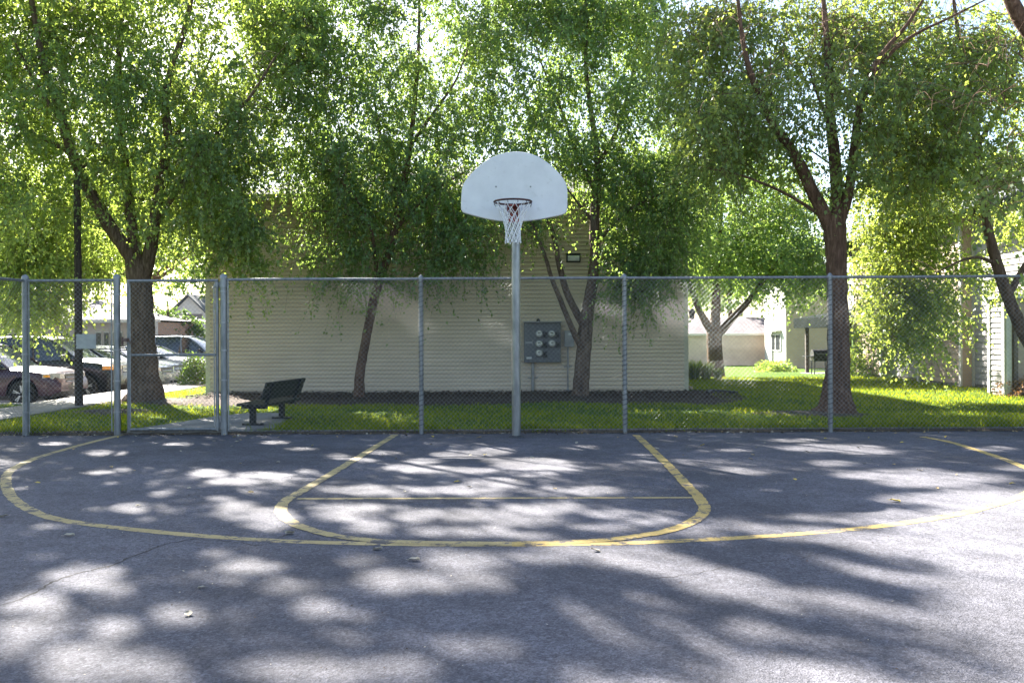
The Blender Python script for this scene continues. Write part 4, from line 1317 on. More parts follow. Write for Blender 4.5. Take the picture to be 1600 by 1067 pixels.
def cut_lane(p):
    """True where leaves are cut away to shape the sun patches on the court"""
    ce = 1 / math.tan(R(SUN_EL))
    gx_ = p[:, 0] + p[:, 2] * ce * math.sin(R(SUN_AZ))
    gy_ = np.maximum(p[:, 1] - p[:, 2] * ce * math.cos(R(SUN_AZ)), .5)
    x = CX + gx_ / gy_ * F; y = CY + H / gy_ * F
    lit = np.zeros(len(p), bool)
    for a, b, rx_, ry_ in SPOTS:
        k = 1.06 if b < 850 else .99
        lit |= ((x - a) / (rx_ * k)) ** 2 + ((y - b) / (ry_ * k)) ** 2 < 1
    rt = (y > np.interp(x, [830, 1000, 1110, 1330, 1380, 1700], [850, 842, 812, 803, 775, 765])) & (x > 840 + (y - 850) * .25)
    dark = np.zeros(len(p), bool)
    for s in STREAKS:
        w = s[-1]
        for (x0, y0, x1, y1) in ((s[0], s[1], s[2], s[3]), (s[2], s[3], s[4], s[5])):
            dx, dy = x1 - x0, y1 - y0
            t = np.clip(((x - x0) * dx + (y - y0) * dy) / (dx * dx + dy * dy), 0, 1)
            dark |= ((x - x0 - t * dx) / 2.0) ** 2 + (y - y0 - t * dy) ** 2 < (w * 1.15) ** 2
    lit |= rt & ~dark
    return lit & (p[:, 2] > 2.2) & (y > 676)

class Tree:
    dens = 2.6
    bd = 2.4
    def __init__(s, name, label, base, leaf, bk, group=None, cat='tree', seed=0):
        s.rng = np.random.default_rng(seed + 100)
        s.root = thing(name, label, cat, base, group)
        s.leaf, s.bk = leaf, bk
        s.tv, s.tq, s.n = [], [], 0
        s.skel = []
        s.centers = []
    def add_tube(s, P, n, rough=0.0):
        V, Q = tube_np(P, n)
        if rough:
            V = V + s.rng.normal(0, 1, V.shape) * rough * np.repeat(P[:, 3], n)[:, None]
        s.tv.append(V); s.tq.append(Q + s.n); s.n += len(V)
    def limb(s, pts, n=12, rough=.014, skel=True):
        P = smoothpath(pts, .12)
        P[1:-1, :3] += s.rng.normal(0, .12, P[1:-1, :3].shape) * P[1:-1, 3:4] * .25
        s.add_tube(P, n, rough)
        if skel: s.skel.append(P)
    def limb_px(s, rows, d, r0=None, r1=None, n=12, rough=.014, dd=0.0):
        """rows (px, py[, r[, d offset]]) -> limb; depth drifts by dd along it"""
        pts = []; m = len(rows)
        for i, r in enumerate(rows):
            t = i / (m - 1)
            rad = r[2] if len(r) > 2 else r0 + (r1 - r0) * t
            off = r[3] if len(r) > 3 else 0
            pts.append((*W(r[0], r[1], d + dd * t + off), rad))
        s.limb(pts, n, rough)
    def clump(s, c):
        s.centers.append(np.asarray(c, float))
    def puffs(s, lst, d, sd):
        """foliage masses: photo position of centre, half extents, number of sprays; spread in depth"""
        for (px, py, rx, ry, n) in lst:
            for _ in range(int(round(n * s.dens))):
                a = s.rng.normal(0, .5, 2); a = a / max(1, np.linalg.norm(a))
                dd = d + np.clip(s.rng.normal(0, sd), -2 * sd, 2 * sd)
                s.clump(W(px + a[0] * rx, py + a[1] * ry, dd))
    def blobs(s, lst):
        """foliage masses in metres: centre, radii, number"""
        for (c, r, n) in lst:
            for _ in range(int(n * s.bd)):
                v = s.rng.normal(0, 1, 3); v /= np.linalg.norm(v); v *= s.rng.uniform(.25, 1) ** (1 / 3)
                s.clump(np.asarray(c) + v * np.asarray(r))
    def connect(s, C):
        """grow branchlets outwards: the sprays nearest the limbs are reached first, farther ones fork off those"""
        if not s.skel: return
        buf = np.zeros((60000, 4)); m = 0
        for P in s.skel:
            buf[m:m + len(P)] = P; m += len(P)
        d0 = [np.min(np.linalg.norm(buf[:m, :3] - c, axis=1)) for c in C]
        for c in C[np.argsort(d0)]:
            q_ = buf[:m, :3]
            dist = np.linalg.norm(q_ - c, axis=1) + np.maximum(0, q_[:, 2] - c[2] + .15) * .9
            i = int(np.argmin(dist))
            q, r = buf[i, :3].copy(), buf[i, 3]
            L = np.linalg.norm(c - q)
            if L < .15: continue
            mid = (q + c) / 2 + np.array([0, 0, .10 * L]) + s.rng.normal(0, .10 * L, 3)
            rr = min(r * .75, .005 + .010 * L)
            P = smoothpath([(*q, rr), (*mid, rr * .72), (*c, max(.005, rr * .45))], .16)
            s.add_tube(P, 5)
            if m + len(P) < len(buf):
                buf[m:m + len(P)] = P; m += len(P)
    def build(s, spread=.26, twigs=10, leaves=20, L=(.40, .95), droop=(.3, .9), size=(.06, .10), width=.62, connect=True, keep=1.0, updir=.25):
        C = np.array(s.centers)
        order = np.argsort(np.linalg.norm(C - np.mean(C, 0), axis=1))
        if connect: s.connect(C)
        rng = s.rng
        N = len(C)
        ct = np.repeat(C, twigs, 0); M = len(ct)
        v = rng.normal(0, 1, (M, 3)); v /= np.linalg.norm(v, axis=1)[:, None]
        st = ct + v * (rng.uniform(0, 1, (M, 1)) ** .5) * spread * np.array([1, 1, .8])
        keep_t = ~cut_lane(st + np.array([0, 0, -.15])) | (rng.uniform(0, 1, M) < .03)
        ct, v, st = ct[keep_t], v[keep_t], st[keep_t]; M = len(st)
        az = rng.uniform(0, 2 * np.pi, M); el = rng.normal(updir, .45, M)
        dr = np.stack([np.cos(az) * np.cos(el), np.sin(az) * np.cos(el), np.sin(el)], 1)
        dr = dr + v * .6; dr /= np.linalg.norm(dr, axis=1)[:, None]
        Ls = rng.uniform(*L, (M, 1)); dp = rng.uniform(*droop, (M, 1))
        def path(t, idx=slice(None)):
            return st[idx] + dr[idx] * Ls[idx] * t - np.array([0, 0, 1]) * dp[idx] * t * t
        # leaves
        idx = np.repeat(np.arange(M), leaves)
        if keep < 1: idx = idx[rng.uniform(0, 1, len(idx)) < keep]
        K = len(idx)
        t = rng.uniform(.05, 1.02, (K, 1))
        p = path(t, idx) + rng.normal(0, .022, (K, 3))
        op = ~cut_lane(p) | (rng.uniform(0, 1, K) < .04)
        idx, t, p = idx[op], t[op], p[op]; K = len(idx)
        tang = dr[idx] * Ls[idx] - np.array([0, 0, 1]) * 2 * dp[idx] * t
        tang /= np.linalg.norm(tang, axis=1)[:, None] + 1e-9
        ax = tang * .5 + rng.normal(0, .55, (K, 3)) + np.array([0, 0, -.55])
        ax /= np.linalg.norm(ax, axis=1)[:, None]
        sd = np.cross(ax, rng.normal(0, 1, (K, 3)) + np.array([0, 0, .9])); sd /= np.linalg.norm(sd, axis=1)[:, None] + 1e-9
        nm = np.cross(ax, sd)
        ln = rng.uniform(*size, (K, 1)); wd = ln * width * .5 * rng.uniform(.8, 1.15, (K, 1))
        fold = ln * rng.uniform(-.02, .16, (K, 1))
        V = np.stack([p, p + ax * ln * .42 + sd * wd + nm * fold, p + ax * ln + nm * fold * .2, p + ax * ln * .42 - sd * wd + nm * fold], 1).reshape(-1, 3)
        Q = np.arange(K * 4).reshape(K, 4)
        clv = np.repeat(rng.uniform(0, .5, N), twigs)[keep_t][idx]
        var = np.clip(clv + rng.uniform(0, .5, K), 0, 1)
        # thin twigs as narrow blades crossing
        tt = [0, .35, .7, 1.0]
        PP = [path(np.full((M, 1), x)) for x in tt]
        w = np.cross(dr, rng.normal(0, 1, (M, 3))); w /= np.linalg.norm(w, axis=1)[:, None] + 1e-9
        TV = np.stack([q_ for x, P_ in zip((.0045, .004, .003, .002), PP) for q_ in (P_ + w * x, P_ - w * x)], 1).reshape(-1, 3)
        b = np.arange(M)[:, None] * 8
        TQ = np.concatenate([b + np.array([[2 * i, 2 * i + 1, 2 * i + 3, 2 * i + 2]]) for i in range(3)], 0) + len(V)
        VV = np.vstack([V, TV]); QQ = np.vstack([Q, TQ])
        mi = np.concatenate([np.zeros(K, np.int32), np.ones(len(TQ), np.int32)])
        np_mesh('crown', VV, QQ, [s.leaf, s.bk], s.root, mi, np.concatenate([var, np.zeros(len(TQ))]))
        if s.tv:
            np_mesh('trunk', np.vstack(s.tv), np.vstack(s.tq), s.bk, s.root, smooth=True)
        return K

NL = 0
# --- large tree behind the gate
t = Tree('shade_tree', 'large shade tree with a thick flared trunk behind the gate', G(230, 630, .03), LF_A, BK_BIG, 'trees around the court', seed=1)
d = 19.6
t.limb_px([(226, 637, .56), (227, 622, .42), (226, 600, .345), (224, 565, .295), (222, 525, .272), (220, 480, .262), (217, 440, .262), (214, 405, .25)], d, n=22, rough=.014)
t.limb_px([(214, 415), (196, 388), (172, 355), (152, 320), (132, 285), (116, 248), (102, 205), (90, 160), (70, 110), (58, 50), (40, -50), (20, -150)], d, .165, .04, dd=-1.0)
t.limb_px([(216, 418), (208, 370), (203, 330), (198, 280), (190, 210), (185, 130), (188, 60), (195, -40), (190, -160)], d, .14, .03, dd=.8)
t.limb_px([(226, 430), (236, 385), (242, 340), (252, 280), (262, 215), (258, 160), (270, 100), (290, 40), (310, -60), (330, -170)], d, .15, .03, dd=-.6)
t.limb_px([(240, 350), (275, 300), (320, 235), (360, 185), (392, 150), (430, 90)], d, .075, .02, dd=-1.6)
t.limb_px([(255, 255), (285, 190), (310, 130), (335, 80)], d, .06, .02, dd=1)
t.limb_px([(112, 240), (70, 218), (20, 195), (-40, 180)], d - .5, .05, .02, dd=-.8)
t.limb_px([(122, 268), (150, 250), (190, 262)], d - .5, .035, .012, dd=.6)
t.limb_px([(100, 200), (50, 120), (20, 60)], d - .6, .05, .02, dd=-1)
t.puffs([(50, 40, 110, 70, 18), (170, 45, 110, 80, 20), (300, 40, 110, 80, 18), (410, 70, 70, 70, 10), (50, 150, 90, 70, 15), (180, 160, 100, 70, 20), (300, 165, 100, 70, 20), (395, 190, 70, 60, 12), (20, 260, 70, 60, 12), (170, 255, 80, 50, 14), (280, 255, 70, 45, 14), (355, 265, 60, 40, 11), (60, 330, 90, 35, 12), (285, 325, 50, 25, 8), (350, 325, 40, 25, 7), (20, 370, 40, 25, 5), (250, 365, 30, 15, 3)], d + .8, 1.3)
t.puffs([(430, 30, 50, 50, 10), (470, 70, 40, 50, 6), (300, 0, 120, 30, 10), (120, 0, 100, 30, 10), (340, 270, 60, 40, 7), (60, 230, 60, 60, 6)], d + 1.6, .8)
t.puffs([(60, 110, 60, 60, 4), (230, 120, 90, 60, 7), (330, 220, 60, 50, 5), (20, 300, 50, 50, 4)], d - 1.6, .4)
t.puffs([(120, -70, 170, 70, 26), (330, -60, 150, 70, 22), (60, -180, 120, 70, 16), (220, -190, 150, 80, 20), (360, -190, 110, 70, 13), (180, -310, 140, 60, 11), (290, -330, 90, 50, 7)], d, 1.7)
t.blobs([((-10.6, 18.8, 12.2), (2.2, 1.8, 1.2), 85), ((-8.2, 19.3, 13.0), (1.9, 1.8, 1.0), 70), ((-6.2, 19.4, 12.0), (1.4, 1.5, 1.2), 45), ((-11.8, 18.6, 10.6), (1.6, 1.5, 1.1), 45), ((-10.6, 18.6, 13.6), (1.8, 1.5, .7), 30)])
t.puffs([(405, 110, 40, 40, 4), (360, 170, 40, 40, 3), (20, 190, 40, 30, 3)], d - 1.6, .3)
t.puffs([(375, 400, 12, 14, 1), (395, 420, 10, 10, 1), (345, 395, 8, 10, 1), (390, 360, 14, 14, 2)], d - .4, .3)
t.puffs([(375, 350, 14, 20, 2), (398, 372, 10, 16, 1), (345, 370, 10, 20, 1)], d - .4, .3)
NL += t.build(size=(.05, .11))

# --- slender leaning birch
t = Tree('birch_tree', 'slender birch leaning right in the bed in front of the tan wall', G(561, 626, .03), LF_B, BK_RED, 'trees around the court', seed=2); t.dens = 2.1
d = 20.9
t.limb_px([(562, 634, .19), (561, 620, .14), (562, 585, .115), (569, 545, .108), (577, 505, .105), (585, 465, .105), (598, 425, .10), (610, 390, .098), (618, 355, .092), (624, 320, .085), (634, 270, .075), (644, 200, .058), (652, 110, .042), (655, 10, .03), (650, -90, .015)], d, n=16, rough=.014)
t.limb_px([(590, 448), (586, 400), (578, 355), (556, 310), (520, 270), (490, 250)], d, .055, .015, dd=-1)
t.limb_px([(616, 362), (648, 325), (688, 292), (725, 270)], d, .05, .014, dd=-.8)
t.limb_px([(626, 310), (605, 262), (592, 200), (580, 130), (560, 60)], d, .055, .014, dd=.7)
t.limb_px([(640, 230), (675, 180), (710, 130), (730, 80)], d, .045, .012, dd=-.7)
t.limb_px([(574, 345), (540, 335), (500, 330), (465, 335)], d - .3, .025, .01, dd=-.6)
t.puffs([(470, 150, 70, 60, 14), (560, 60, 90, 70, 18), (660, 40, 90, 60, 17), (540, 150, 80, 60, 16), (640, 140, 80, 60, 18), (720, 150, 60, 60, 13), (500, 225, 60, 40, 12), (590, 230, 60, 40, 11), (675, 235, 60, 40, 12), (455, 265, 50, 25, 7), (530, 285, 50, 30, 11), (605, 290, 40, 25, 7), (690, 290, 45, 25, 9), (505, 320, 35, 20, 6), (560, 335, 50, 25, 10), (690, 335, 40, 20, 5), (590, -60, 110, 60, 20), (690, -60, 90, 60, 16), (640, -150, 90, 50, 14)], d + .2, .9)
t.puffs([(515, 430, 14, 8, 1), (560, 440, 24, 8, 2), (600, 428, 12, 8, 1), (690, 410, 18, 10, 2), (660, 425, 8, 8, 1), (720, 395, 16, 10, 2), (480, 410, 8, 8, 1), (640, 385, 16, 10, 2)], d - .5, .3)
t.puffs([(560, 255, 140, 35, 14), (660, 285, 90, 25, 6), (490, 20, 70, 40, 6), (600, 10, 90, 30, 6)], d + .3, .6)
t.puffs([(520, 385, 16, 12, 2), (560, 395, 20, 12, 3), (475, 375, 8, 8, 1), (603, 385, 10, 10, 1), (668, 375, 10, 12, 1), (700, 365, 12, 12, 2), (735, 350, 14, 14, 2)], d - .5, .3)
t.puffs([(450, 10, 60, 30, 10), (540, 0, 70, 30, 8), (420, 120, 40, 40, 6)], d + .6, .6)
t.puffs([(450, 40, 60, 50, 12), (480, 90, 50, 40, 6), (740, 60, 50, 60, 8)], d + .8, .6)
t.blobs([((-5.4, 20.4, 11.0), (1.2, 1.3, 1.0), 40), ((-3.6, 20.8, 11.0), (1.4, 1.4, 1.0), 40)])
NL += t.build(size=(.045, .098), droop=(.35, 1.0), spread=.22)

# --- multi-stemmed birch by the meter bank
t = Tree('birch_tree', 'multi-stemmed birch beside the grey meter cabinet', G(908, 630, .03), LF_B, BK_BIRCH, 'trees around the court', seed=3); t.dens = 2.1
d = 20.5
t.limb_px([(907, 638, .28), (907, 624, .215), (908, 595, .185), (911, 560, .172), (914, 525, .165), (917, 495, .15), (922, 465, .135), (927, 430, .125), (930, 395, .122), (929, 350, .115), (932, 300, .10), (934, 250, .08), (926, 190, .062), (916, 110, .045), (916, 10, .03), (912, -90, .015)], d, n=18, rough=.014)
t.limb_px([(914, 512, .10), (900, 487, .085), (886, 458, .078), (878, 430, .07), (871, 402, .062), (866, 372, .052), (850, 325, .035), (835, 280, .02)], d, dd=-.6)
t.limb_px([(910, 545, .085), (896, 518, .07), (884, 490, .062), (873, 462, .056), (863, 438, .05), (853, 405, .042), (840, 370, .03), (822, 330, .018)], d, dd=-1.1)
t.limb_px([(930, 385), (962, 345), (1000, 318), (1040, 300), (1080, 280)], d, .05, .014, dd=-.7)
t.limb_px([(929, 350), (905, 320), (890, 300), (872, 275)], d, .04, .012, dd=-.4)
t.limb_px([(934, 260), (965, 200), (985, 130), (1000, 60)], d, .055, .015, dd=.5)
t.limb_px([(930, 300), (900, 240), (880, 180), (850, 110), (830, 50)], d, .05, .014, dd=.3)
t.puffs([(790, 40, 70, 60, 14), (870, 60, 90, 70, 18), (980, 40, 80, 60, 14), (800, 140, 70, 60, 15), (890, 160, 80, 60, 16), (985, 150, 70, 60, 14), (1050, 190, 60, 60, 12), (900, 235, 60, 35, 9), (980, 245, 70, 40, 13), (1060, 265, 50, 40, 12), (780, 215, 50, 40, 8), (960, 290, 50, 25, 8), (1010, 310, 55, 30, 12), (1065, 330, 35, 30, 9), (835, 320, 30, 15, 4), (785, 325, 40, 18, 5), (990, 360, 45, 25, 9), (1045, 375, 35, 22, 6), (760, 300, 45, 30, 6), (870, -60, 110, 60, 20), (980, -60, 90, 60, 14), (910, -150, 90, 50, 12)], d + .2, .9)
t.puffs([(965, 440, 16, 8, 2), (1005, 450, 22, 10, 3), (985, 465, 12, 8, 1), (1040, 430, 14, 10, 2), (745, 400, 20, 8, 2)], d - .5, .3)
t.puffs([(930, 255, 120, 35, 12), (830, 270, 70, 25, 4), (900, 10, 120, 30, 8)], d + .3, .6)
t.puffs([(975, 395, 22, 12, 4), (1012, 405, 25, 12, 4), (990, 420, 15, 8, 2), (735, 365, 25, 10, 3), (1055, 395, 12, 12, 1), (838, 350, 14, 8, 1)], d - .5, .3)
t.puffs([(880, 20, 120, 40, 12), (1000, 60, 60, 50, 8)], d + 1.3, .6)
t.puffs([(760, 20, 60, 40, 8), (960, 10, 60, 40, 8), (1040, 90, 40, 50, 6)], d + .8, .6)
t.blobs([((.4, 20.3, 10.6), (1.6, 1.4, 1.0), 30)])
NL += t.build(size=(.045, .098), droop=(.35, 1.0), spread=.22)

# --- large tree on the lawn, right
t = Tree('shade_tree', 'tall tree with a straight reddish trunk on the lawn right of the tan building', G(1306, 652, .03), LF_C, BK_RED, 'trees around the court', seed=4); t.dens = 2.4
d = 16.0
t.limb_px([(1303, 662, .62), (1305, 646, .40), (1307, 622, .27), (1309, 585, .21), (1310, 540, .19), (1309, 490, .182), (1308, 440, .176), (1306, 395, .182), (1304, 358, .20), (1304, 335, .17)], d, n=22, rough=.014)
t.limb_px([(1300, 362, .135), (1284, 328, .12), (1266, 292, .11), (1250, 258, .10), (1232, 228, .09), (1208, 193, .078), (1188, 152, .066), (1172, 112, .055), (1160, 60, .04), (1150, -20, .03), (1130, -110, .015)], d, dd=-.6)
t.limb_px([(1305, 350, .13), (1308, 300, .115), (1304, 250, .105), (1299, 200, .095), (1296, 150, .08), (1294, 90, .065), (1288, 20, .045), (1282, -80, .02)], d, dd=.4)
t.limb_px([(1311, 355, .10), (1326, 300, .085), (1334, 235, .075), (1342, 175, .065), (1358, 120, .055), (1382, 80, .042), (1420, 35, .03), (1460, -30, .015)], d, dd=-.8)
t.limb_px([(1302, 215), (1287, 172), (1274, 140), (1262, 100)], d, .04, .012, dd=.4)
t.limb_px([(1284, 338), (1244, 312), (1200, 290), (1150, 272), (1095, 262)], d, .035, .012, dd=-.6)
t.limb_px([(1344, 165), (1378, 100), (1420, 60), (1480, 30), (1540, 0)], d - .3, .045, .012, dd=-.6)
t.limb_px([(1200, 180), (1205, 140), (1203, 90)], d - .3, .02, .01)
t.puffs([(1080, 50, 70, 60, 11), (1170, 50, 80, 60, 12), (1270, 40, 80, 60, 9), (1380, 60, 90, 60, 11), (1090, 130, 60, 50, 8), (1170, 140, 60, 50, 7), (1255, 120, 50, 35, 4), (1380, 150, 70, 50, 8), (1450, 130, 70, 60, 9), (1100, 200, 60, 45, 8), (1175, 215, 50, 35, 6), (1385, 220, 45, 40, 6), (1440, 220, 60, 45, 8), (1140, 255, 55, 25, 6), (1390, 270, 40, 25, 4), (1440, 280, 50, 25, 5), (1250, 270, 30, 15, 2)], d + .8, .9)
t.puffs([(1130, -60, 110, 60, 18), (1270, -70, 110, 60, 18), (1420, -60, 110, 60, 16), (1200, -160, 110, 60, 12), (1350, -170, 110, 60, 12), (1280, -260, 90, 50, 7)], d, 1.3)
t.puffs([(1290, 20, 90, 30, 9), (1400, 10, 70, 30, 6), (1120, 10, 70, 30, 6)], d + .8, .8)
t.puffs([(1110, 0, 70, 30, 7), (1290, -10, 90, 30, 9), (1420, 0, 80, 30, 8), (1350, 50, 60, 40, 5), (1500, 60, 50, 50, 5)], d + .5, .7)
t.puffs([(1160, 20, 40, 40, 4), (1292, 20, 50, 40, 4), (1400, 40, 60, 40, 4), (1470, 10, 50, 30, 3)], d - .6, .4)
t.puffs([(1190, 80, 50, 40, 4), (1420, 100, 50, 50, 4), (1120, 160, 40, 40, 3), (1290, 70, 50, 40, 4), (1330, 120, 40, 40, 3), (1230, 170, 30, 30, 2), (1370, 190, 30, 30, 2), (1270, 210, 20, 20, 1), (1330, 260, 20, 20, 1)], d - 1.0, .3)
NL += t.build(size=(.045, .10), droop=(.3, .9), spread=.22)

# --- leaning tree at the right edge
t = Tree('shade_tree', 'tree leaning in from the right edge with low hanging sunlit foliage', W(1690, 665, 17.2), LF_C, BK_BIG, 'trees around the court', seed=5)
d = 17.2
t.limb_px([(1690, 672, .34), (1672, 630, .22), (1645, 588, .17), (1615, 548, .125), (1592, 505, .118), (1574, 462, .112), (1560, 420, .105), (1549, 380, .095), (1540, 335, .085), (1532, 270, .085), (1522, 190, .07), (1505, 100, .05), (1490, 0, .03), (1480, -90, .015)], d, n=18, rough=.014)
t.limb_px([(1556, 412), (1528, 402), (1500, 408), (1465, 425)], d, .04, .012, dd=-.5)
t.limb_px([(1575, 462), (1610, 400), (1650, 330), (1690, 240)], d, .07, .02, dd=.4)
t.limb_px([(1535, 300), (1490, 250), (1440, 225), (1400, 215)], d, .045, .012, dd=-.8)
t.limb_px([(1527, 230), (1570, 150), (1600, 60)], d, .05, .015, dd=-.8)
t.puffs([(1500, 60, 70, 60, 9), (1590, 60, 60, 60, 8), (1500, 160, 60, 50, 8), (1580, 160, 60, 50, 6), (1400, 230, 50, 45, 6), (1480, 240, 60, 45, 7), (1580, 250, 40, 40, 5), (1540, -70, 100, 60, 12)], d - .4, .8)
t.puffs([(1385, 300, 40, 25, 6), (1450, 300, 50, 25, 7), (1380, 360, 35, 22, 6), (1450, 350, 45, 22, 6), (1590, 340, 25, 30, 3), (1398, 410, 35, 18, 6), (1450, 405, 30, 16, 4), (1385, 455, 30, 16, 5), (1430, 462, 30, 16, 5), (1362, 490, 10, 8, 2), (1390, 500, 16, 12, 3), (1432, 498, 22, 10, 3), (1470, 465, 14, 8, 2), (1505, 425, 20, 10, 2), (1585, 450, 14, 16, 2), (1365, 520, 8, 8, 1), (1395, 530, 14, 10, 2), (1440, 520, 22, 10, 2), (1480, 500, 12, 8, 1)], d + 1.5, .45)
NL += t.build(size=(.045, .10), droop=(.3, .9), spread=.22)

# --- near tree just outside the frame on the right, limb reaching in over the court
t = Tree('shade_tree', 'near tree off the right edge whose limb hangs over the top right corner', (11.2, 14.6, 0.03), LF_C, BK_RED, 'trees around the court', seed=6)
b0 = Vector((11.2, 14.6, 0))
c1 = W(1590, 22, 11.8)
t.limb([(*b0 + Vector((0, 0, -.1)), .36), (11.2, 14.6, .5, .26), (11.1, 14.4, 1.8, .22), (10.8, 14.0, 3.2, .21), (10.2, 13.4, 4.1, .18), (9.0, 12.6, 4.75, .14), (7.6, 12.0, 5.4, .11), (c1.x, c1.y, c1.z, .095), (c1.x - .6, c1.y - .3, c1.z + 1.0, .06), (c1.x - 1.2, c1.y - .5, c1.z + 2.0, .02)] if False else [(11.2, 14.6, -.1, .36), (11.2, 14.6, .5, .26), (11.1, 14.4, 1.8, .22), (10.8, 14.0, 3.2, .21), (10.0, 13.4, 4.0, .18), (8.8, 12.6, 4.5, .14), (7.5, 12.0, 5.0, .11), (c1.x, c1.y, c1.z, .095), (c1.x - .5, c1.y - .3, c1.z + 1.0, .06), (c1.x - 1.0, c1.y - .5, c1.z + 2.0, .02)], n=14)
t.limb([(10.8, 14.0, 3.2, .16), (11.0, 13.8, 5.0, .12), (11.0, 13.5, 7.0, .08), (10.8, 13.2, 9.0, .03)], n=10)
t.limb([(8.0, 12.3, 4.8, .07), (7.4, 11.4, 5.4, .05), (6.6, 10.8, 6.0, .02)], n=8)
t.puffs([(1500, 20, 60, 40, 5), (1580, 40, 40, 50, 5), (1560, 130, 40, 40, 4), (1590, 210, 25, 40, 4), (1500, 90, 30, 30, 2), (1440, 30, 30, 30, 2)], 11.9, .5)
t.puffs([(1520, 60, 60, 50, 5), (1590, 120, 40, 60, 5), (1480, 150, 50, 50, 4), (1570, 280, 30, 40, 3)], 12.6, .6)
t.puffs([(1660, 60, 60, 90, 8), (1700, 200, 60, 70, 6), (1560, -90, 90, 60, 10)], 12.0, .7)
t.blobs([((10.8, 13.6, 6.5), (2.2, 1.6, 2.4), 40)])
NL += t.build(twigs=11, leaves=12, size=(.07, .11), droop=(.25, .8), spread=.24)

# --- far-left tree whose lit foliage hangs over the cars
t = Tree('shade_tree', 'tree off the left edge with yellow-green foliage hanging over the parked cars', (-13.2, 18.3, .03), LF_A, BK_BIG, 'trees around the court', seed=7)
d = 20.5
t.limb([(-13.2, 18.3, -.1, .5), (-13.2, 18.35, .6, .32), (-13.3, 18.4, 2.0, .27), (-13.3, 18.6, 3.6, .25)], n=16)
t.limb([(-13.3, 18.6, 3.4, .2), (-12.9, 19.2, 5, .15), (-12.4, 20.0, 7, .10), (-12.2, 20.8, 9.4, .03)])
t.limb([(-13.3, 18.6, 3.5, .16), (-12.2, 20.0, 4.4, .11), (-11.2, 21.6, 4.7, .06), (-10.6, 22.6, 4.4, .03)])
t.limb([(-13.3, 18.6, 3.6, .17), (-14.6, 18.8, 5.4, .12), (-15.6, 19.2, 7.6, .05)])
t.limb([(-13.3, 18.6, 3.6, .14), (-13.2, 17.6, 5.4, .1), (-12.8, 16.8, 7.4, .04)])
t.puffs([(20, 370, 60, 35, 9), (110, 375, 60, 30, 8), (170, 390, 40, 25, 4), (40, 425, 60, 22, 8), (110, 420, 40, 18, 5), (20, 465, 40, 18, 5), (80, 462, 40, 14, 4), (150, 425, 20, 15, 2), (10, 490, 20, 10, 2), (65, 485, 20, 10, 2)], d + .5, .7)
t.blobs([((-13.0, 19.2, 8.3), (3.4, 2.8, 2.2), 90), ((-14.6, 18.8, 6.2), (2.6, 2.4, 1.8), 45), ((-12.8, 19.0, 11.4), (2.0, 2.0, 1.3), 26), ((-15.2, 19.0, 9.8), (2.4, 2.2, 1.6), 34)])
NL += t.build(twigs=12, leaves=13, size=(.08, .11))

# --- further trees around the lot and the houses
def generic_tree(label, x, y, h, cr, leaf, bk, seed, n=90, size=(.09, .13), trunk_r=.22, cz=.62, name='shade_tree', group='trees around the court', tw=11, lv=12, low=None):
    t = Tree(name, label, (x, y, float(zground(x, y))), leaf, bk, group, seed=seed)
    t.bd = 1.0
    z0 = float(zground(x, y)); r = t.rng
    t.limb([(x, y, z0 - .1, trunk_r * 1.6), (x, y, z0 + .4, trunk_r * 1.1), (x + .05, y, z0 + h * .22, trunk_r * .92), (x, y + .1, z0 + h * .4, trunk_r * .75), (x, y, z0 + h * .9, .03)], n=12)
    for k in range(6):
        a = k * 1.05 + r.uniform(-.3, .3); zz = z0 + h * r.uniform(.24, .5)
        t.limb([(x, y, zz, trunk_r * .5), (x + math.cos(a) * cr * .4, y + math.sin(a) * cr * .4, zz + h * .12, trunk_r * .3), (x + math.cos(a) * cr * .8, y + math.sin(a) * cr * .8, zz + h * r.uniform(.16, .3), .02)], n=7)
    for _ in range(14):
        v = r.normal(0, 1, 3); v /= np.linalg.norm(v); v *= r.uniform(.3, .75)
        c = np.array([x, y, z0 + h * cz]) + v * np.array([cr, cr, h * (1 - cz)])
        t.blobs([(c, (cr * .42, cr * .42, h * .13), max(2, n // 14))])
    return t.build(twigs=tw, leaves=lv, size=size, spread=.34 * cr / 3, L=(.4 * cr / 3, .9 * cr / 3), droop=(.2, .6))

# --- small tree past the building corner
t = Tree('lawn_tree', 'small tree with a short trunk and spreading limbs past the building corner', W(1118, 592, 31), LF_B, BK_BIG, 'trees around the court', seed=9)
d = 31.0
t.limb_px([(1120, 604, .40), (1119, 585, .31), (1117, 555, .27), (1116, 530, .26), (1117, 512, .27)], d, n=16)
t.limb_px([(1114, 522), (1099, 497), (1086, 470), (1074, 430), (1068, 380)], d, .15, .04, dd=-.8)
t.limb_px([(1117, 518), (1119, 470), (1121, 420), (1125, 360), (1130, 300)], d, .19, .04, dd=.5)
t.limb_px([(1122, 522), (1142, 500), (1162, 480), (1185, 448), (1215, 410), (1250, 370)], d, .15, .04, dd=-.5)
t.puffs([(1080, 320, 50, 40, 10), (1150, 310, 60, 40, 12), (1220, 330, 60, 40, 12), (1090, 380, 45, 30, 10), (1150, 385, 50, 30, 11), (1215, 395, 55, 30, 11), (1265, 385, 40, 35, 7), (1100, 425, 30, 16, 4), (1165, 430, 40, 16, 5), (1225, 435, 45, 16, 6), (1270, 435, 25, 16, 4), (1085, 445, 12, 8, 2), (1160, 260, 90, 40, 12)], d, 1.2)
NL += t.build(twigs=12, leaves=16, size=(.085, .125), spread=.45, L=(.5, 1.1), droop=(.3, .8))

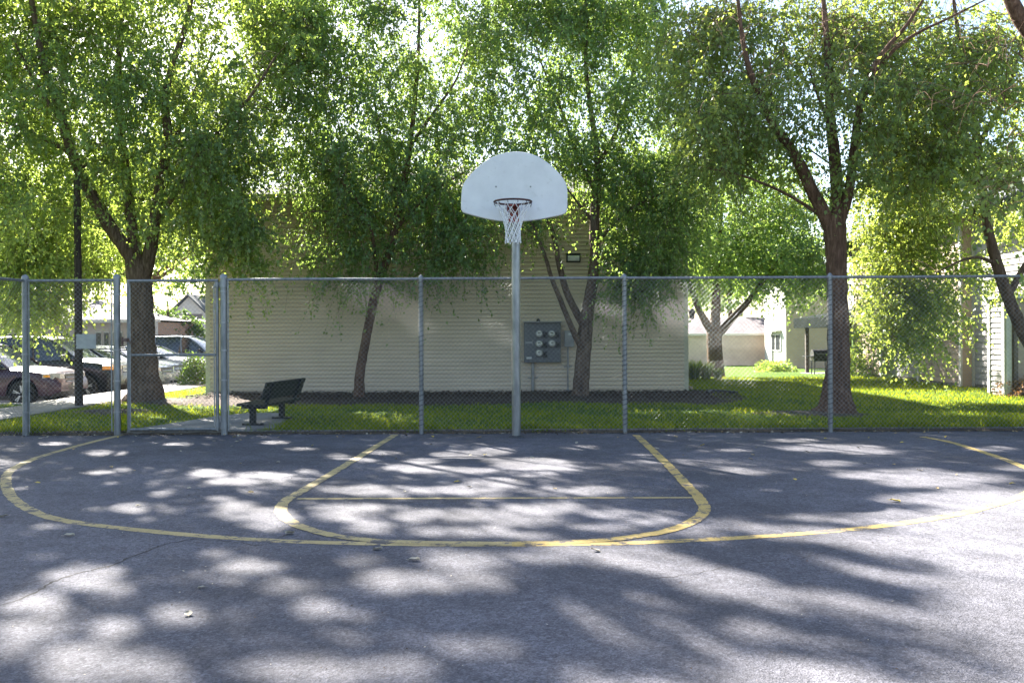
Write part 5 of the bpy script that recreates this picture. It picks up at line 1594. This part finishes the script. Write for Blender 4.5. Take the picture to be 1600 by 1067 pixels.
NL += generic_tree('broad tree standing behind the lot left of the tan building', -15.7, 38, 10.5, 4.4, LF_FAR, BK_BIG, 21, n=240, size=(.12, .18), cz=.66)
NL += generic_tree('leafy tree beyond the lot behind the hanging foliage at the left edge', -23.5, 44, 10.5, 4.6, LF_FAR, BK_BIG, 27, n=220, size=(.13, .20), cz=.66)
NL += generic_tree('rounded small tree in front of the blue-grey house', -21.5, 56, 4.6, 2.3, LF_BUSH, BK_BIG, 22, n=60, size=(.12, .18), cz=.58, trunk_r=.15)
NL += generic_tree('tall tree behind the pale office building, far left', -36, 66, 15, 7.0, LF_FAR, BK_BIG, 23, n=120, size=(.26, .38), cz=.6)
NL += generic_tree('tall tree behind the pale office building, next to the blue-grey house', -25, 78, 15, 6.5, LF_FAR, BK_BIG, 24, n=120, size=(.26, .38), cz=.58)
NL += generic_tree('tree rising behind the small lawn tree and the garage', 18, 74, 14, 6.5, LF_FAR, BK_BIG, 25, n=130, size=(.26, .38), cz=.58)
NL += generic_tree('tree rising behind the terraced house roof', 24, 48, 13, 5.5, LF_FAR, BK_BIG, 26, n=130, size=(.2, .3), cz=.6)
print('LEAVES', NL)

# ------------------------------------------------------------------ shrubs
def shrub(name, label, c, r, h, n, leaf, size, group=None, seed=0, blades=False, leafw=.62):
    rng = np.random.default_rng(500 + seed)
    z0 = float(zground(c[0], c[1])); c = np.array([c[0], c[1], z0])
    root = thing(name, label, 'shrub' if not blades else 'ornamental grass', c, group)
    if blades:
        K = n
        a = rng.uniform(0, 2 * np.pi, K); rr = np.sqrt(rng.uniform(0, 1, K)) * r * .45
        b = c + np.stack([np.cos(a) * rr, np.sin(a) * rr, np.zeros(K)], 1)
        out = np.stack([np.cos(a), np.sin(a), np.zeros(K)], 1)
        hh = h * rng.uniform(.55, 1.05, (K, 1)); sp = r * rng.uniform(.15, .7, (K, 1))
        sd = np.stack([-np.sin(a + rng.normal(0, .8, K)), np.cos(a + rng.normal(0, .8, K)), np.zeros(K)], 1)
        w = .014
        m_ = b + out * sp * .35 + np.array([0, 0, 1]) * hh * .65
        tp = b + out * sp + np.array([0, 0, 1]) * hh
        V = np.stack([b - sd * w, b + sd * w, m_ + sd * w * .8, m_ - sd * w * .8, tp + sd * .002, tp - sd * .002], 1).reshape(-1, 3)
        i = np.arange(K)[:, None] * 6
        Q = np.concatenate([i + np.array([[0, 1, 2, 3]]), i + np.array([[3, 2, 4, 5]])], 0)
        np_mesh('foliage', V, Q, leaf, root, None, np.tile(rng.uniform(0, 1, K), 2))
        return
    st = MB()
    for k in range(9):
        a = k * .7; st.tube([c, c + np.array([math.cos(a) * r * .3, math.sin(a) * r * .3, h * .5]), c + np.array([math.cos(a) * r * .6, math.sin(a) * r * .6, h * .8])], [.014, .009, .004], 5)
    st.build('stem', BK_BIG, root)
    K = n
    v = rng.normal(0, 1, (K, 3)); v[:, 2] = np.abs(v[:, 2]); v /= np.linalg.norm(v, axis=1)[:, None]
    lump = 1 + .22 * np.sin(v[:, 0] * 5 + seed) * np.cos(v[:, 1] * 4 + v[:, 2] * 3)
    p = c + v * (rng.uniform(.45, 1, (K, 1)) * lump[:, None]) * np.array([r, r, h])
    ax = v * .7 + rng.normal(0, .6, (K, 3)); ax /= np.linalg.norm(ax, axis=1)[:, None]
    sd = np.cross(ax, rng.normal(0, 1, (K, 3))); sd /= np.linalg.norm(sd, axis=1)[:, None]
    ln = rng.uniform(*size, (K, 1)); wd = ln * leafw / 2
    V = np.stack([p, p + ax * ln * .45 + sd * wd, p + ax * ln, p + ax * ln * .45 - sd * wd], 1).reshape(-1, 3)
    np_mesh('foliage', V, np.arange(K * 4).reshape(K, 4), leaf, root, None, rng.uniform(0, 1, K))
q = W(309, 600, 27.0); shrub('shrub', 'round green shrub at the left corner of the tan building', (q.x - .05, 27.0), .55, 1.0, 2600, LF_BUSH, (.05, .09), seed=1)
q = W(1212, 585, 46.0); shrub('shrub', 'low yellow-green shrub below the white house end', (q.x, 46.0), 1.05, .62, 3000, LF_FAR, (.07, .12), 'shrubs by the houses', seed=2)
q = W(1098, 595, 29.0)
for k, (dx, dy, s_) in enumerate(((-.25, 0, 1.0), (.35, .2, .9), (.75, -.3, .6))):
    shrub('ornamental_grass', ('tall clump of strappy green leaves nearest the building corner', 'clump of strappy green leaves at the foot of the small tree', 'lowest clump of strappy green leaves out on the lawn')[k], (q.x + dx * .7 - .1, 29.0 + dy), .38 * s_, .62 * s_, 260, LF_FAR, None, 'strappy clumps by the corner', seed=3 + k, blades=True)
q = W(1332, 560, 30.5); shrub('shrub', 'sunlit shrub just right of the reddish trunk', (q.x, 30.5), .6, 1.15, 2200, LF_FAR, (.06, .11), 'shrubs by the houses', seed=8)
q = W(1592, 610, 20.8)
DRYL = leafmat('dry_leaf', (.22, .12, .06), (.36, .22, .12), (.30, .16, .06), .8, .3)
shrub('shrub', 'low pinkish-brown dried shrub at the right edge', (q.x + .02, 20.6), .55, .48, 1800, DRYL, (.04, .08), 'shrubs by the houses', seed=9)
shrub('shrub', 'green flowering shrub behind the dried one at the right edge', (q.x + .25, 21.3), .55, .95, 1600, LF_BUSH, (.06, .1), 'shrubs by the houses', seed=10)
PET = simple('petal', (.55, .40, .62), (.72, .62, .78), 20, .7)
fl = None
rng = np.random.default_rng(77)
mbp = MB()
for k in range(26):
    v = rng.normal(0, 1, 3); v[2] = abs(v[2]); v /= np.linalg.norm(v)
    cpt = Vector((q.x + .25 + v[0] * .5, 21.3 + v[1] * .5, .05 + v[2] * .95 + .05))
    mbp.lathe(cpt, (v[0], v[1], v[2] + .4), [(0, .008), (.02, .045), (.03, .05), (.035, .02)], 7)
shr = [o for o in bpy.data.objects if o.name.startswith('shrub') and o.get('label', '').startswith('green flowering')][0]
mbp.build('blossom', PET, shr)

# ------------------------------------------------------------------ grass blades
def grass(n, xr, yr, h, w, keepfn=None, seed=1):
    rng = np.random.default_rng(seed)
    x = rng.uniform(*xr, n)
    u = rng.uniform(0, 1, n)
    y = yr[0] + (yr[1] - yr[0]) * u ** 1.7
    if keepfn is not None:
        k = keepfn(x, y, rng); x, y = x[k], y[k]
    K = len(x)
    z = zground(x, y) - .005
    hh = rng.uniform(*h, K) * (0.75 + .5 * np.sin(x * 1.7 + y) ** 2)
    a = rng.uniform(0, 2 * np.pi, K); ln = rng.uniform(.1, .8, K) * hh
    b = np.stack([x, y, z], 1)
    sd = np.stack([np.cos(a), np.sin(a), 0 * a], 1) * (w * (1 + y / 30))[:, None]
    la = rng.uniform(0, 2 * np.pi, K)
    tip = b + np.stack([np.cos(la) * ln, np.sin(la) * ln, hh], 1)
    md = b + np.stack([np.cos(la) * ln * .3, np.sin(la) * ln * .3, hh * .6], 1)
    V = np.stack([b - sd, b + sd, md + sd * .75, tip, md - sd * .75], 1)
    return V, K, rng.uniform(0, 1, K)
LFG = leafmat('grass_blade', (.07, .125, .012), (.15, .215, .022), (.42, .49, .025), .9, .45, .12)
def not_hard(x, y, rng):
    k = ~((x < -8.75) & (x > -10.6))
    k &= ~((x < -10.2) & (y > 19.2))
    k &= ~((y > 18.75 + .16 * np.sin(x * 1.3)) & (x > -7.6) & (x < 4.7))
    k &= ~((x > bl) & (x < br) & (y > 22.3))
    k &= ~(((x - (t4.x - .3)) / .9) ** 2 + ((y - 15.95) / .5) ** 2 < 1)
    pts = [(p.x, p.y) for p in pa]
    ins = np.zeros(len(x), bool)
    j = len(pts) - 1
    for i in range(len(pts)):
        xi, yi = pts[i]; xj, yj = pts[j]
        c = ((yi > y) != (yj > y)) & (x < (xj - xi) * (y - yi) / (yj - yi + 1e-12) + xi)
        ins ^= c; j = i
    k &= ~ins
    pn = np.sin(x * 1.1 + 2) * np.sin(y * 1.6) + np.sin(x * 3.1 + y * 2.3) * .5
    k &= rng.uniform(-1.6, 1.0, len(x)) < pn + np.where((x < 4.4) & (x > -7.6), -.05, .75)
    return k
parts_ = [grass(150000, (-13, 14), (13.52, 30), (.035, .075), .0045, not_hard, 1),
          grass(16000, (-7.9, 14), (13.47, 13.8), (.05, .16), .005, lambda x, y, r: not_hard(x, y, r) & (np.sin(x * 2.3) + np.sin(x * 5.1 + 1) + r.uniform(-1.4, 1.2, len(x)) > -.3), 2),
          grass(1400, (4.0, 14), (13.5, 13.75), (.16, .32), .004, lambda x, y, r: np.sin(x * 3.7) + r.uniform(-1, 1, len(x)) > .35, 4),
          grass(9000, (-14, -7.9), (9.5, 13.6), (.05, .14), .005, lambda x, y, r: x < -7.75, 3)]
Vs, vr = np.concatenate([p_[0] for p_ in parts_]), np.concatenate([p_[2] for p_ in parts_])
K = len(Vs)
i = np.arange(K)[:, None] * 5
tri = np.concatenate([i + np.array([[0, 1, 2]]), i + np.array([[0, 2, 4]]), i + np.array([[4, 2, 3]])], 0)
tag(np_mesh('grass', Vs.reshape(-1, 3), tri, LFG, None, None, np.tile(vr, 3)), 'short green lawn grass with longer tufts along the fence', 'grass', kind='stuff')

# ------------------------------------------------------------------ fallen leaves
FALL = [simple('dead_leaf_pale', (.30, .26, .19), (.44, .39, .30), 40, .8), simple('dead_leaf_tan', (.30, .20, .09), (.45, .33, .15), 40, .8), simple('dead_leaf_yellow', (.50, .36, .06), (.62, .48, .10), 40, .8)]
def leaf_mesh(size, rng):
    mb = MB(); n = 10; L_, R_, C_ = [], [], []
    for i in range(n + 1):
        t = i / n
        w = size * .34 * math.sin(math.pi * t ** .8) ** .8 + .001
        zc = size * (.10 + .16 * math.sin(t * 2.6) + .05 * math.sin(t * 9))
        C_.append(((t - .5) * size, 0, zc * .35)); L_.append(((t - .5) * size, w, zc)); R_.append(((t - .5) * size, -w, zc * .8))
    N = n + 1
    mb.add(L_ + C_ + R_, [(i, i + 1, N + i + 1, N + i) for i in range(n)] + [(N + i, N + i + 1, 2 * N + i + 1, 2 * N + i) for i in range(n)])
    mb.tube([(-.5 * size, 0, .02 * size), (-.72 * size, .05 * size, .05 * size)], size * .014, 5)
    return mb
rng = np.random.default_rng(31)
spots = [(452, 835, .12, 0, 'pale curled dead leaf lying against the outer yellow line'), (108, 838, .10, 0, 'pale dead leaf in the shade left of the long crack'), (590, 859, .09, 0, 'pale dead leaf just below where the two yellow lines meet'), (647, 876, .10, 0, 'pale dead leaf in front of the merged yellow lines, right of its twin'), (930, 861, .09, 0, 'pale dead leaf below the yellow arc, right of the middle'), (295, 961, .08, 0, 'small pale dead leaf on the sunlit patch at the lower left'), (1398, 784, .12, 2, 'yellow dead leaf on the sunlit asphalt inside the right arc'), (315, 919, .06, 0, 'tiny pale dead leaf in the shade below the left arc'), (5, 808, .10, 0, 'tan dead leaf at the left edge of the court'), (216, 791, .08, 0, 'pale dead leaf inside the left arc')]
protos = {}
for (px, py, s_, m_, lab) in spots:
    g = G(px, py)
    o = leaf_mesh(s_, rng).build('fallen_leaf', FALL[m_])
    o.location = (g.x, g.y, .004); o.scale = (.75,) * 3; o.rotation_euler = (rng.uniform(-.2, .2), rng.uniform(-.2, .2), rng.uniform(0, 6.28))
    tag(o, lab, 'fallen leaf', 'fallen leaves on the court')
src = [leaf_mesh(.07, rng).build('fallen_leaf', FALL[k]) for k in range(3)]
for k, s_ in enumerate(src):
    tag(s_, 'small dry leaf scattered on the asphalt towards the fence', 'fallen leaf', 'fallen leaves near the fence')
cnt = 0
while cnt < 72:
    px, py = rng.uniform(20, 1590), 683 + 90 * rng.uniform(0, 1) ** 2.4
    g = G(px, py)
    if g.y > 13.3: continue
    o = src[cnt % 3] if cnt < 3 else src[int(rng.choice(3, p=[.6, .28, .12]))].copy()
    if cnt >= 3: COL.objects.link(o)
    sc_ = rng.uniform(.4, .95)
    o.location = (g.x, g.y, .005); o.rotation_euler = (rng.uniform(-.3, .3), rng.uniform(-.3, .3), rng.uniform(0, 6.28)); o.scale = (sc_,) * 3
    cnt += 1

# leaf litter and chips: uncountable
def litter(name, n, fn, mats, size, seed, label):
    rng = np.random.default_rng(seed)
    p = fn(n, rng); K = len(p)
    a = rng.uniform(0, 2 * np.pi, K); ln = rng.uniform(*size, (K, 1))
    ax = np.stack([np.cos(a), np.sin(a), rng.normal(0, .25, K)], 1); sd = np.stack([-np.sin(a), np.cos(a), rng.normal(0, .4, K)], 1)
    V = np.stack([p - ax * ln / 2, p + sd * ln * .25, p + ax * ln / 2, p - sd * ln * .25], 1).reshape(-1, 3)
    return tag(np_mesh(name, V, np.arange(K * 4).reshape(K, 4), mats, None, rng.integers(0, len(mats), K)), label, 'litter', kind='stuff')
def edge_fn(n, rng):
    x = rng.uniform(-7.8, 14, n); y = 13.42 + rng.normal(0, .10, n)
    return np.stack([x, y, np.where(y < 13.4, .012, .05)], 1)
CHIP = [simple('chip_dark', (.03, .02, .014), (.07, .045, .03), 30, .95), simple('chip_brown', (.09, .055, .035), (.15, .10, .065), 30, .95)]
litter('leaf_litter', 2600, edge_fn, FALL[:2] + CHIP, (.02, .06), 5, 'dry leaf bits and soil crumbs along the edge of the asphalt')
def mulch_fn(n, rng):
    x = rng.uniform(-7.5, 5.2, n); y = rng.uniform(19.9, 22.5, n)
    return np.stack([x, y, zground(x, y) + .05 + rng.uniform(0, .02, n)], 1)
litter('mulch_chips', 9000, mulch_fn, CHIP[:1] * 4 + CHIP[1:], (.03, .08), 6, 'bark mulch chips in the bed along the tan wall')
def grit_fn(n, rng):
    px = rng.uniform(0, 1600, n); y = rng.uniform(3.4, 11, n)
    return np.stack([rng.uniform(-6, 6, n), y, np.full(n, .004)], 1)
litter('grit', 1500, grit_fn, CHIP + [FALL[0]], (.006, .018), 8, 'fine grit and crumbs on the court')

# ------------------------------------------------------------------ light, sky, camera
sd_ = Vector((-math.sin(R(SUN_AZ)) * math.cos(R(SUN_EL)), math.cos(R(SUN_AZ)) * math.cos(R(SUN_EL)), math.sin(R(SUN_EL))))
lt = bpy.data.lights.new('sun', 'SUN')
lt.energy = 5.0; lt.angle = R(0.48); lt.color = (1.0, .945, .86)
so = bpy.data.objects.new('sun', lt); COL.objects.link(so)
so.rotation_euler = (-sd_).to_track_quat('-Z', 'Y').to_euler()
so.location = sd_ * 60
world = bpy.data.worlds.new('World'); sc.world = world; world.use_nodes = True
nt = world.node_tree; bg = nt.nodes['Background']
sky = nt.nodes.new('ShaderNodeTexSky'); sky.sky_type = 'NISHITA'; sky.sun_disc = False
sky.sun_elevation = R(SUN_EL); sky.sun_rotation = R(-SUN_AZ)
sky.air_density = 1.0; sky.dust_density = 1.5; sky.ozone_density = 1.0
nt.links.new(sky.outputs['Color'], bg.inputs['Color'])
bg.inputs['Strength'].default_value = 0.05
cam = bpy.data.cameras.new('camera'); co = bpy.data.objects.new('camera', cam); COL.objects.link(co)
cam.sensor_width = 36.0; cam.lens = F / 1600 * 36.0
cam.shift_y = -(533.5 - CY) / 1600
cam.clip_end = 3000
co.location = (0, 0, H); co.rotation_euler = (R(90), ROLL, 0)
sc.camera = co
sc.view_settings.view_transform = 'Standard'; sc.view_settings.look = 'None'; sc.view_settings.gamma = 1
sc.view_settings.exposure = 2.98
sc.cycles.max_bounces = 10; sc.cycles.diffuse_bounces = 5; sc.cycles.transmission_bounces = 6; sc.cycles.transparent_max_bounces = 6
sc.cycles.use_denoising = True
